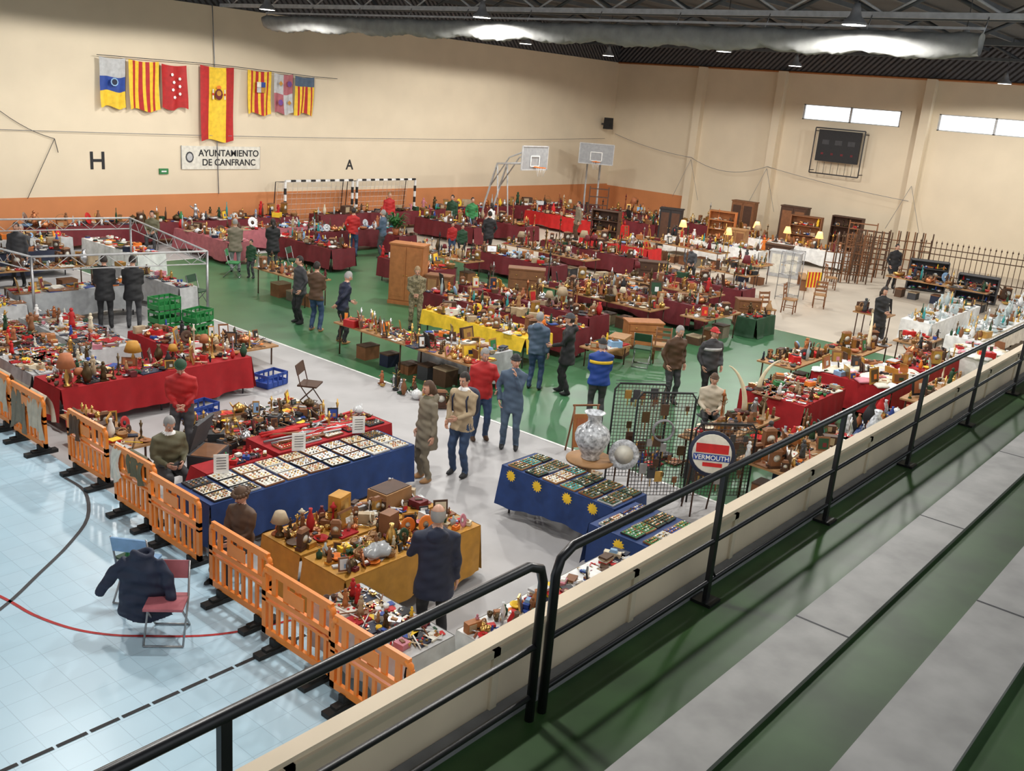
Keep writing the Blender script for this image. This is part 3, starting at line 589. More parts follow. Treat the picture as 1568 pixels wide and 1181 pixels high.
for k in range(4): mb.tube([(12.6+.17*math.cos(a)*.78+.01*k,7.15+.01*k-.17*.62*math.cos(a),1.25+.17*math.sin(a)) for a in [2*pi*i/16 for i in range(16)]],.016,'grey',5,closed=True)
mb.make('coiled_hose')
clutter('brass',12.1,12.9,8.3,8.9,.02,1.6,1.2); stall(13.9,16.4,6.9,7.6,None,'brass',1.3,1.3); stall(13.7,16.6,5.5,6.4,None,'mixed',1.3,1.3); clutter('mixed',13.6,14.6,7.8,8.5,.02,1.6,1)
stall(16.7,19.6,5.4,6.1,'cloth_blue','pots',1.5,1.2,z=.5); stall(17.5,19.5,6.9,8.3,'velvet_red','small',1.1,1.2); clutter('pots',16.7,17.4,6.5,7.9,.02,1.9)
stall(20.3,22.3,6.2,8.0,'velvet_red','linen',1.3,1.0); stall(20.0,22.2,8.3,9.2,None,'mixed',1.3,1.2); stall(19.9,22.5,5.3,5.9,None,'brass',1.3); stall(22.7,25.0,6.2,7.2,'velvet_red','mixed',1.3); stall(22.8,24.8,7.8,8.8,None,'brass',1.3)
stall(25.3,27.2,5.6,6.6,'white','linen',1.3); stall(25.4,26.9,7.2,8.0,None,'mixed',1.3); stall(27.5,33.8,6.4,7.3,'white','glass',1.4,1.2); stall(28.6,33.4,8.0,8.9,'white','glass',1.4,1.2); stall(34.5,40,6.8,7.7,'ltgrey','glass',1.6); stall(28.2,29.0,9.2,10.2,None,'mixed',1.3)
for (x,y,rz,h) in ((16.0,7.45,2.2,.85),(17.7,8.0,-.6,.6),(23.6,8.0,.4,.8)):
    mb=MB(); mb.T=TR(x,y,.76,rz); mb.lathe((0,0,0),[(.12,0),(.1,.05),(.06,.08)],'wood_dk',10); mb.tube([(.28*(1-math.cos(t*2)),0,.05+h*math.sin(t*1.45)) for t in [i/9 for i in range(10)]],[.055*(1-.09*i) for i in range(10)],'tusk',8); mb.make('carved_tusk')
stall(14.0,14.85,12.6,16.9,None,'tools',1.2,1.3); clutter('brass',13.1,13.8,12.5,14.6,.02,1.5,1.0); stall(14.95,15.7,12.9,15.0,'ltgrey','books',1.2,1.2)
stall(16.75,17.75,13.4,16.8,'yellow','mixed',1.2,1.3,drop=.35); stall(18.35,19.1,13.3,18.4,'maroon','mixed',1.3,1.3)
cols=[(19.9,20.8,13.9,18.6,'maroon','brass'),(22.2,23.2,13.5,17.6,None,'brass'),(24.0,24.9,13.2,17.6,'maroon','mixed'),(25.7,26.6,13.6,17.2,None,'brass'),(27.7,28.6,13.6,16.9,'maroon','brass'),
 (20.8,21.7,20.4,23.0,'maroon','mixed'),(22.8,23.7,21.0,24.0,None,'brass'),(25.0,25.9,19.2,23.0,'maroon','mixed'),(27.2,28.1,19.4,23.3,None,'brass'),(29.4,30.3,18.8,23.2,'maroon','brass'),(31.8,32.8,19.8,23.1,'red','mixed'),
 (24.4,25.3,25.9,26.8,'maroon','mixed'),(29.0,29.9,26.4,29.8,'maroon','mixed'),(31.6,32.5,25.8,30.2,'maroon','brass'),(36.6,37.5,24.5,30.0,'red','mixed'),(39.0,39.9,24.0,30.4,'maroon','brass'),
 (34.2,35.1,18.0,22.0,None,'brass'),(36.6,37.5,17.5,22,'white','mixed'),(30.4,31.3,14.8,16.8,None,'brass'),(33,34,15.6,17.2,None,'brass'),(40.3,41.3,15.4,20.4,'white','brass'),(42.0,42.9,21,29,'maroon','brass')]
for a in cols: stall(*a,1.5 if a[0]>28 else 1.35,1.25,drop=.62)
stall(25.0,41.5,31.2,31.9,'maroon','mixed',1.8)
mb=MB(); mb.lathe((24.6,26.3,.765),[(.09,0),(.13,.22),(.11,.22),(.001,.2)],'terracotta',12); r=random.Random(8)
for k in range(90):
    a=r.random()*6.28; L=r.uniform(.25,.6); e=r.uniform(.2,1.2); c,d=math.cos(a),math.sin(a); z=.97+r.uniform(0,.3)
    p=(24.6+.04*c,26.3+.04*d,z); q=(24.6+L*.6*c,26.3+L*.6*d,z+L*math.sin(e)*.7); t=(24.6+L*c,26.3+L*d,z+L*math.sin(e)*.55); wv=.05
    mb.add([p,(q[0]-d*wv,q[1]+c*wv,q[2]),t,(q[0]+d*wv,q[1]-c*wv,q[2])],[(0,1,2,3)],'leaf')
mb.make('potted_plant')
# ---------------------------------------------------------------- FURNITURE
def chest(x,y,w,d,h,rz=0,m='wood',rows=3,name='chest_of_drawers'):
    mb=MB(); mb.T=TR(x,y,0,rz)
    mb.box((0,0,h/2+.03),(w,d,h-.06),m); mb.box((0,0,h),(w+.05,d+.05,.04),m); mb.box((0,0,.04),(w+.03,d+.03,.08),'wood_dk')
    for k in range(rows):
        z=.1+(h-.14)*(k+.5)/rows; mb.box((0,-d/2-.01,z),(w*.92,.025,(h-.14)/rows*.86),m)
        for s_ in (-1,1): mb.ball((s_*w*.28,-d/2-.03,z),.022,'brass',6,4)
    mb.make(name)
def cabinet(x,y,w,d,h,rz=0,m='wood',inn='wood_lt'):
    mb=MB(); mb.T=TR(x,y,0,rz); mb.box((0,0,h/2),(w,d,h),m); mb.box((0,0,h),(w+.06,d+.06,.05),m); mb.box((0,0,.05),(w+.04,d+.04,.1),m)
    for s_ in (-1,1): mb.box((s_*w*.24,-d/2-.012,h*.52),(w*.46,.025,h*.88),m); mb.box((s_*w*.24,-d/2-.026,h*.52),(w*.36,.012,h*.76),inn); mb.ball((s_*w*.05,-d/2-.04,h*.5),.02,'brass',6,4)
    mb.make('wooden_cabinet')
def shelf(x,y,w,d,h,rz=0,n=4,m='wood',theme='mixed'):
    mb=MB(); mb.T=TR(x,y,0,rz)
    for s_ in (-1,1): mb.box((s_*w/2,0,h/2),(.04,d,h),m)
    mb.box((0,d/2,h/2),(w,.02,h),m)
    for k in range(n+1):
        z=.05+(h-.08)*k/n; mb.box((0,0,z),(w,d,.03),m)
        if k<n: clutter(theme,-w/2+.05,w/2-.05,-d/2,d/2-.05,z+.016,.85,1.4,seed=k+int(x),mb=mb)
    mb.make('display_shelf')
def wchair(x,y,rz=0,m='wood',name='wooden_chair'):
    mb=MB(); mb.T=TR(x,y,0,rz); mb.box((0,0,.45),(.42,.42,.04),'wood_lt')
    for a in(-.18,.18):
        mb.tube([(a,-.18,0),(a,-.18,.45)],.02,m,6); mb.tube([(a,.2,0),(a,.18,.45),(a,.23,.95)],.02,m,6)
        mb.tube([(a,-.18,.2),(a,.19,.2)],.012,m,5)
    for z in (.62,.76,.9): mb.box((0,.2+.03*(z-.5)*2,z),(.36,.02,.07),m)
    mb.tube([(-.18,-.18,.25),(.18,-.18,.25)],.012,m,5); mb.make(name)
def ladderback(x,y,rz,h=1.6,n=5,w=.6,m='wood_dk',name='wooden_plate_rack'):
    mb=MB(); mb.T=TR(x,y,0,rz)
    for a in (-w/2,w/2): mb.box((a,0,h/2),(.05,.05,h),m); mb.box((a,.15,.03),(.05,.4,.05),m)
    for k in range(n): mb.box((0,0,.2+(h-.3)*k/(n-1)),(w,.04,.05),m)
    mb.make(name)
def tlamp(x,y,z,glow=True,h=.55):
    mb=MB(); mb.lathe((x,y,z),[(.1,0),(.08,.03),(.025,.06),(.06,h*.25),(.02,h*.5),(.015,h*.66)],'brass',10); mb.lathe((x,y,z+h*.58),[(.18,0),(.1,h*.4)],'shade_glow' if glow else 'cream',14)
    o=mb.make('table_lamp')
    if glow==1:
        ld=bpy.data.lights.new('bulb','POINT'); ld.energy=45; ld.color=(1,.5,.2); ld.shadow_soft_size=.1; l=bpy.data.objects.new('bulb',ld); sc.collection.objects.link(l); l.parent=o; l.location=(0,0,h*1.25)
cabinet(19.25,19.95,1.0,.5,1.75,-1.1,'wood_or','wood_or'); cabinet(19.7,19.1,.7,.4,.95,-1.1,'wood')
chest(21.2,13.05,.95,.5,.7,-.7,'wood_or'); chest(19.9,12.9,.6,.4,.5,.3,'wood_lt',2); chest(26.4,12.7,.7,.4,.8,-.8,'wood'); chest(28.9,17.7,1.0,.5,.9,-.9,'wood_dk'); chest(22.9,18.5,1.1,.5,1.0,-.9,'wood')
stall(22.6,24.6,12.0,12.8,None,'brass',1.2); stall(18.2,19.4,12.2,12.9,None,'mixed',1.2,z=.5); stall(25.0,26.2,11.7,12.3,'dkgreen','brass',1.2,z=.55)
for p in ((27.3,12.5,-.5),(29.6,12.8,.2),(31.5,12.6,2),(20.3,11.9,2.2),(35.5,13.9,.6),(36.0,23.4,.3),(43.8,13.4,.4)): wchair(*p)
shelf(34.3,23.6,1.2,.4,1.7,-1.3,4,'wood_dk','brass'); ladderback(38.4,27.0,-.9,2.2,6,.9,name='wooden_towel_stand'); cabinet(38.6,23.0,1.0,.5,1.7,-1.2,'black','wood_dk')
shelf(40.9,21.6,1.2,.4,1.7,-1.3,4,'wood_or','brass'); shelf(43.4,18.6,1.4,.4,1.8,-1.4,4,'wood','mixed'); cabinet(44.9,19.9,1.3,.5,2.0,-1.5,'wood_dk','wood'); shelf(44.8,17.2,1.4,.4,1.9,-1.5,4,'wood_dk','brass'); cabinet(44.9,22.6,1.2,.5,1.9,-1.5,'wood','wood_dk'); ladderback(43.6,16.0,-1.3,1.9,7,1.2,'wood'); ladderback(42.9,15.2,-1.3,1.7,7,1.2,'wood_dk')
cabinet(38.4,19.5,.9,.5,1.3,-1.4,'wood_lt','wood'); cabinet(36.4,16.2,1.2,.6,1.0,-1.3,'ltgrey','paper'); chest(38.6,17.6,1.2,.5,.9,-1.4,'wood_dk')
for p in ((37.0,21.4,.765,1),(37.0,19.2,.765,2),(40.8,19.8,.765,1),(40.8,18.3,.765,2),(40.8,16.8,.765,1),(42.4,22.4,.765,2)): tlamp(p[0],p[1],p[2],p[3],.72)
def sled(x,y,rz,n=5):
    mb=MB(); mb.T=TR(x,y,0,rz)
    for k in range(n):
        y0=k*.12
        for a in (-.2,.2): mb.tube([(a+k*.32,y0-.35,.02),(a+k*.32,y0,1.2),(a+k*.32,y0+.1,1.75),(a+k*.32,y0,1.9)],.028,'wood' if k%2 else 'brown',5)
        for z in (.35,.75,1.15,1.5): mb.tube([(-.2+k*.32,y0-.35+z*.28,z),(.2+k*.32,y0-.35+z*.28,z)],.02,'wood',4)
    mb.make('wooden_sledges')
sled(37.4,14.8,-1.2,5); sled(38.4,14.6,-1.2,4); sled(39.9,15.0,-1.3,5); sled(41.7,13.9,-1.3,5)
def fence_iron(x0,y0,x1,y1,h):
    mb=MB(); L=math.hypot(x1-x0,y1-y0); n=int(L/.2); P=lambda t,z:(x0+(x1-x0)*t,y0+(y1-y0)*t,z)
    for z in (.3,h-.35,h-.6): mb.tube([P(0,z),P(1,z)],.02,'brown',4)
    for k in range(n+1):
        mb.tube([P(k/n,0),P(k/n,h-.1),P(k/n,h)],[.014,.014,.001],'brown',4)
        mb.ball(P(k/n,h-.12),(.035,.035,.05),'wood_dk',5,4)
    mb.make('wrought_iron_fence')
fence_iron(42.0,12.9,42.9,7.2,1.75)
shelf(39.4,11.6,1.4,.45,1.2,-1.2,4,'dkgrey','toys'); shelf(39.0,9.6,1.4,.45,1.0,-1.4,3,'dkgrey','toys'); stall(36.4,37.4,8.6,12.2,None,'mixed',1.6); clutter('brass',40,41.6,8.8,12.5,.02,2.0,1)
mb=MB(); mb.T=TR(34.6,14.6,0,.5); mb.box((0,0,.45),(1.5,.28,.04),'wood_lt')
for a in (-.6,.6): mb.box((a,0,.22),(.05,.26,.44),'wood')
mb.make('wooden_bench')
mb=MB()
for i in range(9): mb.add([(32.3+.055*i,13.5-.035*i,.45),(32.3+.055*(i+1),13.5-.035*(i+1),.45),(32.3+.055*(i+1),13.5-.035*(i+1),1.0),(32.3+.055*i,13.5-.035*i,1.0)],[(0,1,2,3)],'yellow' if i%2==0 else 'red')
mb.tube([(32.3,13.5,0),(32.3,13.5,1.05)],.012,'wood',4); mb.make('striped_flag')
mb=MB(); 
for a in (0,.9):
    for b in (0,.45): mb.tube([(31.4+a,13.7+b,0),(31.4+a,13.7+b,1.7)],.015,'steel',4)
for z in (.1,.5,.9,1.3,1.68):
    for k in range(6): mb.tube([(31.4,13.7+.09*k,z),(32.3,13.7+.09*k,z)],.008,'steel',3)
    mb.tube([(31.4,13.7,z),(31.4,14.15,z)],.01,'steel',3); mb.tube([(32.3,13.7,z),(32.3,14.15,z)],.01,'steel',3)
mb.make('wire_shelf')
mb=MB(); mb.T=TR(13.4,9.2,0,-.6)
for a in (-.22,.22): mb.tube([(a,-.12,0),(a,.02,.95)],.02,'wood',5); mb.tube([(a,.28,0),(a,.0,.9)],.018,'wood',5)
mb.box((0,-.06,.5),(.46,.02,.6),'wood_or',tilt=-.14); mb.box((0,-.075,.5),(.34,.01,.46),'terracotta',tilt=-.14); mb.tube([(-.25,.02,.95),(.25,.02,.95)],.02,'wood',5); mb.make('folding_wooden_easel')
def foldchair(x,y,rz,seat='red',frame='steel',mk=True):
    mb=MB(); mb.T=TR(x,y,0,rz)
    for a in (-.21,.21): mb.tube([(a,-.22,.01),(a,.1,.45),(a,.2,.85)],.012,frame,6); mb.tube([(a*.9,.25,.01),(a*.9,-.16,.44)],.012,frame,6)
    mb.tube([(-.21,-.22,.015),(.21,-.22,.015)],.012,frame,6); mb.tube([(-.19,.25,.015),(.19,.25,.015)],.012,frame,6)
    mb.box((0,-.02,.45),(.42,.38,.03),seat); mb.box((0,.185,.75),(.42,.02,.2),seat,tilt=-.25)
    mb.make('folding_chair')
foldchair(11.2,14.2,.6,'wood_dk','wood_dk'); foldchair(19.6,12.0,2.,'dkgreen','steel'); foldchair(19.0,25.0,.5,'dkgreen'); foldchair(13.9,22.4,.4,'dkgreen'); foldchair(17.0,25.4,.8,'green')
foldchair(4.98,8.72,-.75,'rose'); foldchair(5.2,9.75,2.2,'ltblue','steel')
clutter('toys',5.02,5.38,9.58,9.92,.48,.7,1)
# ---------------------------------------------------------------- BARRIERS
def barrier(x,y0,y1):
    mb=MB(); L=y1-y0; m='plastic_or'; cy=(y0+y1)/2
    def bx(y,z,w,h,t=.045): mb.box((x,y,z),(t,w,h),m)
    bx(cy,.96,L-.1,.09); bx(cy,.20,L,.08); bx(cy,.66,L,.06); bx(cy,.58,L,.03)
    for s_ in (-1,1):
        bx(cy+s_*(L/2-.035),.53,.07,.74); mb.tube([(x,cy+s_*(L/2-.1),.965),(x,cy+s_*(L/2-.04),.93),(x,cy+s_*(L/2-.03),.86)],.035,m,6)
        mb.box((x,cy+s_*(L/2-.22),.03),(.5,.12,.05),'rubber'); mb.box((x,cy+s_*(L/2-.22),.09),(.1,.08,.16),'rubber')
        mb.box((x,cy+s_*(L/2-.22),.06),(.3,.09,.05),'rubber')
    n=6
    for k in range(1,n): bx(y0+L*k/n,.8,.075,.26,.03)
    n=9
    for k in range(1,n): bx(y0+L*k/n,.4,.045,.36,.03)
    mb.box((x-.03,cy,.8),(.012,.28,.16),'plastic_or')
    mb.make('plastic_crowd_barrier')
for x,y0,y1 in ((5.58,5.45,6.62),(5.68,6.7,7.92),(5.84,8.0,9.2),(6.05,9.75,10.95),(6.2,11.05,12.15),(6.38,12.7,13.9),(6.3,14.5,15.7),(6.35,15.85,17.05),(6.3,17.3,18.5),(6.25,18.7,19.9)): barrier(x,y0,y1)
def drape(name,x,y0,y1,zt,d1,d2,m,seed=0):
    mb=MB(); r=random.Random(seed); n=22; q=14; vs=[];fs=[]; ph=r.random()*9
    for i in range(n+1):
        t=i/n; y=y0+(y1-y0)*t
        for j in range(q+1):
            v=j/q*2-1; dd=d1 if v<0 else d2; av=abs(v)
            wv=.03*math.sin(t*14+ph+v*2)+.02*math.sin(t*27+ph*2)
            off=(.045+.05*min(1,av*2)+wv*av)*(-1 if v<0 else 1)
            vs.append((x+off*(min(1,av*5)),y+(.05*math.sin(ph+av*4)+(t-.5)*-.12*math.sin(av*3))*av,zt+.02-dd*av*(1+.12*math.sin(t*5+ph))))
    for i in range(n):
        for j in range(q): k=i*(q+1)+j; fs.append((k,k+q+1,k+q+2,k+1))
    mb.add(vs,fs,m,True); mb.make(name)
drape('fur_coat',6.35,14.5,15.05,1.01,.65,.4,'fur',1); drape('fur_coat',6.35,15.1,15.65,1.01,.75,.4,'khaki',2); drape('fur_coat',6.4,15.9,16.45,1.01,.6,.4,'fur',3); drape('draped_coat',6.4,16.5,17.0,1.01,.7,.4,'steelblue',4)
drape('draped_scarf',6.22,11.9,12.12,1.01,.5,.5,'paper',5); drape('draped_coat',6.24,11.3,11.75,1.01,.35,.4,'olive',6)
drape('draped_blanket',6.35,17.4,18.2,1.01,.6,.4,'terracotta',7); drape('draped_coat',6.42,13.45,13.8,1.01,.4,.4,'brown',8)

# ---------------------------------------------------------------- PEOPLE
def ik(a,c,l1,l2,hint):
    a=Vector(a);c=Vector(c);d=c-a;L=d.length
    if L>(l1+l2)*.995: c=a+d.normalized()*(l1+l2)*.995; d=c-a; L=d.length
    k=(l1*l1-l2*l2+L*L)/(2*L); h_=math.sqrt(max(0,l1*l1-k*k)); n=Vector(hint); dn=d.normalized(); n=n-dn*n.dot(dn); n.normalize()
    return a+dn*k+n*h_,c
ARM={'down':(.255,.04,.84),'front':(.06,.25,1.06),'pocket':(.23,.09,.93),'phone':(.07,.3,1.28),'reach':(.16,.47,1.02),'behind':(.05,-.2,.95),'fold':(-.08,.22,1.14),'lap':(.12,.32,1.0),'chin':(.04,.2,1.42),'hold':(.18,.32,1.08)}
def person(name,x,y,face,h=1.74,top='navy',pants='denim',hair='hair_dk',coat=.86,arms=('down','down'),lean=0,seat=False,stride=.0,hat=None,bald=False,long=False,turn=0,nod=0,fat=1.,scarf=None,pack=None,shoe='black',vox=.024,beard=None,z0=0,hood=None,stripe=None,bag=None):
    k=h/1.75; lean=math.radians(lean); LZ=-.40 if seat else 0; hz=.95+LZ
    def up(p): yy,zz=p[1],p[2]+LZ-hz; return Vector((p[0],yy*math.cos(lean)+zz*math.sin(lean),hz+zz*math.cos(lean)-yy*math.sin(lean)))
    raw=MB()
    def ell(z,rx,ry,cy=0,u=True,n=16):
        o=[]
        for i in range(n):
            a=2*pi*i/n; p=(rx*fat*math.cos(a),cy+ry*fat*math.sin(a),z); o.append(up(p) if u else Vector(p))
        return o
    W=.94 if long else 1.
    raw.loft([ell(.84,.155,.11),ell(.95,.178,.125),ell(1.06,.165*W,.118),ell(1.2,.178*W,.128,.005),ell(1.33,.2*W,.13,.005),ell(1.41,.2*W,.115),ell(1.46,.14*W,.085),ell(1.50,.07,.06)],top)
    raw.tube([up((0,0,1.45)),up((0,.01,1.58))],.052,'skin',10)
    raw.tube([up((.075*math.cos(a),.07*math.sin(a)+.005,1.485+.012*math.sin(a))) for a in [2*pi*i/12 for i in range(12)]],.024,scarf or top,6,closed=True)
    if hood: raw.ball(tuple(up((0,-.11,1.46))),(.12,.075,.085),hood,10,8)
    if coat<.84 and not seat: raw.loft([ell(1.08,.17,.125),ell(.95,.188,.14,0,False),ell(.85,.2,.15,0,False),ell(coat,.215+.02*(.85-coat),.165+.02*(.85-coat),0,False)],top)
    elif not seat: raw.loft([ell(1.08,.17,.12),ell(.95,.185,.132,0,False),ell(coat,.185,.135,0,False)],top)
    ACC=[]
    for sd,am in ((-1,arms[0]),(1,arms[1])):
        S=up((sd*.185*W,0,1.405)); t=ARM[am] if isinstance(am,str) else am
        tp=up((sd*t[0],t[1],t[2]))
        if am in ('down','pocket') : tp=Vector((tp.x,max(tp.y,t[1]),tp.z))
        if seat and am=='lap': tp=Vector((sd*.12,.3,.66))
        E,Wp=ik(S,tp,.285,.255,(sd*.5,-.6,-.4))
        raw.tube([S+Vector((-sd*.04,0,.0)),S,S.lerp(E,.5),E,E.lerp(Wp,.5),Wp],[.06*fat,.068*fat,.058*fat,.052,.047,.039],top,10)
        ACC.append((sd,E,Wp))
    for sd in (-1,1):
        Hp=Vector((sd*.095,0,.9+LZ))
        if seat: Kn=Vector((sd*.13,.43,.52)); An=Vector((sd*.13,.42,.09))
        else:
            An=Vector((sd*.12,sd*stride,.09)); Kn,An=ik(Hp,An,.425,.41,(0,1,0))
        raw.tube([Hp+Vector((0,0,.03)),Hp.lerp(Kn,.35),Hp.lerp(Kn,.75),Kn,Kn.lerp(An,.4),An+Vector((0,0,.03)),An-Vector((0,0,.02))],[.1,.098,.076,.068,.066,.056,.056],pants,12)
        raw.ball((An.x*1.05,An.y+.055,.048),(.048,.135,.05),shoe,12,8,fn=lambda u:(u[0]*(1-.25*max(0,u[1])**2),u[1],max(u[2],-.9)*(1 if u[1]<.2 else .8))); raw.ball((An.x,An.y-.01,.085),(.048,.06,.06),shoe,10,6)
    rm=raw.mesh('raw'); ro=bpy.data.objects.new('raw',rm); sc.collection.objects.link(ro)
    md=ro.modifiers.new('r','REMESH'); md.mode='VOXEL'; md.voxel_size=vox; s2=ro.modifiers.new('s','SMOOTH'); s2.factor=.5; s2.iterations=3
    dg=bpy.context.evaluated_depsgraph_get(); em=bpy.data.meshes.new_from_object(ro.evaluated_get(dg))
    bvh=BVHTree.FromPolygons([Vector(v) for v in raw.v],raw.f); per=[]
    for p in em.polygons:
        q=bvh.find_nearest(p.center); per.append(raw.ml[raw.m[q[2]]])
    out=MB(); 
    vs=[tuple(v.co) for v in em.vertices]; p1=x*3; p2=y*2
    vs=[(a*(1+.03*math.sin(22*c+p1+4*b)),b+.007*math.sin(31*c+11*a+p2)+.005*math.sin(53*c-17*a+p1),c) for a,b,c in vs]
    out.add(vs,[tuple(p.vertices) for p in em.polygons],None,True,per)
    bpy.data.objects.remove(ro); bpy.data.meshes.remove(rm); bpy.data.meshes.remove(em)
    for sd,E,Wp in ACC:
        d=(Wp-E).normalized(); n=Vector((-sd,.25,.0)); n=(n-d*n.dot(d)).normalized(); s_=d.cross(n).normalized()
        if s_.dot(Vector((0,1,.3)))<0: s_=-s_
        M=Matrix((( s_.x,d.x,n.x,0),(s_.y,d.y,n.y,0),(s_.z,d.z,n.z,0),(0,0,0,1))); M.translation=Wp+d*.042; out.T=M
        out.ball((0,0,0),(.04,.055,.019),'skin',10,6)
        for i,L in enumerate((.06,.068,.075,.07)):
            xx=-.03+.02*i; out.tube([(xx,.03,0),(xx*1.1,.045+L*.4,.006),(xx*1.12,.045+L*.8,.022),(xx*1.1,.04+L,.042)],[.0095,.009,.008,.0065],'skin',6)
        out.tube([(.03,-.02,.0),(.055,.008,.012),(.058,.035,.026),(.052,.055,.036)],[.012,.011,.0095,.007],'skin',6)
        out.T=None
    hc=up((0,.02,1.638)); HM=Matrix.Translation(hc)@Matrix.Rotation(math.radians(turn),4,'Z')@Matrix.Rotation(-lean*.7-math.radians(nod),4,'X'); out.T=HM
    def hf(u):
        x_,y_,z_=u; w=1-(.28*max(0,-z_)**1.5); yy=y_*(1-.12*max(0,-z_)) + (.1*max(0,-z_) if y_>0 else -.05*max(0,z_))
        return (x_*w,yy,z_)
    out.ball((0,0,0),(.076,.096,.118),'skin',18,14,fn=hf)
    out.tube([(0,.092,.018),(0,.106,-.008),(0,.118,-.03),(0,.1,-.04)],[.008,.011,.014,.01],'skin',8)
    for sd in (-1,1):
        out.ball((sd*.03,.083,.008),(.014,.009,.008),'white',8,5); out.ball((sd*.03,.0905,.008),(.006,.004,.006),'black',6,4)
        out.tube([(sd*.014,.094,.026),(sd*.032,.091,.031),(sd*.048,.08,.025)],.0045,hair if not bald else 'hair_gr',5)
        out.ball((sd*.077,-.004,-.006),(.01,.02,.032),'skin',8,6)
    out.tube([(-.024,.082,-.062),(0,.09,-.06),(.024,.082,-.062)],.0055,'lips',6)
    if beard: out.ball((0,.012,-.03),(.078,.096,.1),beard,14,10,fn=hf,keep=lambda u:u[2]<-.25 and u[1]>-.2 and not(u[1]>.85 and u[2]>-.45))
    if not hat or long:
        if bald: kp=lambda u:u[1]<.15 and -.55<u[2]<.45
        elif long: kp=lambda u:(u[2]>.55 or (u[1]<.35 and u[2]>-.9))
        else: kp=lambda u:(u[2]>.62 or (u[1]<.45 and u[2]>-.35) and not (u[1]>-.1 and u[2]<.05))
        g=1.14 if long else 1.08
        ph=x*7
        out.ball((0,-.006,.006),(.078*g,.098*g,.12*g),hair,20,16,fn=lambda u:tuple(q*(1+.02*math.sin(13*u[0]+11*u[2]+ph)) for q in hf(u)),keep=kp)
        if long: out.tube([(0,-.06,.0),(0,-.085,-.1),(0,-.09,-.2)],[.075,.08,.045],hair,10,flat=.6)
    if hat:
        hm,ht=hat
        out.ball((0,-.004,.012),(.09,.11,.13),hm,18,12,keep=lambda u:u[2]>.25)
        out.tube([(.088*math.cos(a),-.004+.107*math.sin(a),.045) for a in [2*pi*i/16 for i in range(16)]],.013,hm,6,closed=True)
        if ht=='cap': out.ball((0,.13,.045),(.06,.06,.01),hm,10,5)
        if ht=='fur': 
            for i in range(16): a=2*pi*i/16; out.ball((.1*math.cos(a),.115*math.sin(a),.05),.035,hm,6,5)
        out.ball((0,-.01,-.02),(.08,.1,.1),hair,14,8,keep=lambda u:u[1]<.1 and -.5<u[2]<.5)
    out.T=None
    if pack:
        M=Matrix.Translation(up((0,-.2,1.22)))@Matrix.Rotation(-lean,4,'X'); out.T=M; out.ball((0,0,0),(.16,.1,.24),pack,14,10,fn=lambda u:tuple(math.copysign(abs(q)**.6,q) for q in u)); out.ball((0,-.08,-.07),(.11,.05,.1),pack,10,8)
        for sd in (-1,1): out.tube([(sd*.1,.1,.2),(sd*.12,.22,.24),(sd*.13,.335,.12),(sd*.14,.3,-.1),(sd*.13,.12,-.18)],.014,pack,6)
        out.T=None
    if stripe:
        out.loft([[up((.208*fat*math.cos(a),.138*fat*math.sin(a)+.005,zz)) for a in [2*pi*i/20 for i in range(20)]] for zz in (1.27,1.33)],stripe)
    if bag:
        sd,E,Wp=ACC[0]; out.T=Matrix.Translation(Wp+Vector((0,0,-.26))); out.ball((0,0,0),(.1,.06,.16),bag,10,8,fn=lambda u:(u[0]*(1+.1*math.sin(9*u[2])),u[1],u[2])); out.tube([(-.04,0,.12),(0,0,.22),(.04,0,.12)],.008,bag,5); out.T=None
    zm=min(v[2] for v in out.v)
    out.v=[(a*k,b*k,(c-zm)*k) for a,b,c in out.v]
    return out.make(name,loc=(x,y,z0),rz=math.radians(face-90))
M_='standing_man';Wn='standing_woman'
person(M_,6.98,6.58,48,1.78,'navy','black','hair_gr',.70,('hold','down'),bald=True,hood='navy',fat=1.08,vox=.018,nod=12)
person(Wn,10.38,10.15,165,1.68,'khaki','khaki','hair_br',.62,('down','down'),long=True,hood='khaki',fat=1.08,scarf='olive',shoe='wood_lt',vox=.02,nod=10)
person(M_,10.98,9.95,190,1.78,'beige','denim','hair_dk',.82,('front','pocket'),pack='navy',vox=.02,nod=15,scarf='white')
person(M_,12.5,10.9,240,1.74,'redcoat','denim','hair_gr',.84,('hold','down'),vox=.022,fat=1.1,nod=20,beard='hair_gr',shoe='brown')
person(M_,12.6,10.25,215,1.76,'steelblue','steelblue','hair_dk',.72,('chin','pocket'),hat=('black','beanie'),vox=.022,turn=20)
person(M_,15.8,12.3,20,1.72,'steelblue','denim','hair_gr',.84,('front','down'),hood='steelblue',fat=1.1)
person(M_,16.1,11.7,120,1.78,'black','black','hair_dk',.68,('hold','down'),hat=('dkgrey','cap'),hood='black',fat=1.08,stride=.08)
person(M_,15.1,10.15,45,1.72,'royal','dkgrey','hair_gr',.82,('front','front'),hat=('black','cap'),stripe='yellow',fat=1.15)
person(M_,17.45,9.9,250,1.76,'brown','dkgrey','hair_gr',.82,('pocket','pocket'),fat=1.1,lean=6,nod=15)
person(M_,18.05,9.35,240,1.74,'dkgrey','black','hair_dk',.84,('pocket','pocket'),hat=('redcoat','cap'),stripe='ltgrey',fat=1.1)
person('seated_vendor',16.3,8.3,215,1.66,'fur','black','hair_gr',seat=True,arms=('lap','lap'),hat=('brown','beanie'),fat=1.15)
person('vendor_man',7.95,13.3,235,1.74,'redcoat','dkgrey','hair_gr',.84,('front','front'),hat=('dkgreen','beanie'),lean=14,nod=20,vox=.022)
person('seated_vendor',6.95,12.05,260,1.7,'olive','dkgrey','hair_gr',seat=True,arms=('lap','lap'),fat=1.2,scarf='white',nod=25,lean=8,vox=.022)
person('seated_vendor',6.42,9.4,190,1.55,'brown','dkgrey','hair_br',seat=True,arms=('lap','lap'),hat=('brown','fur'),fat=1.1,nod=15,vox=.022)
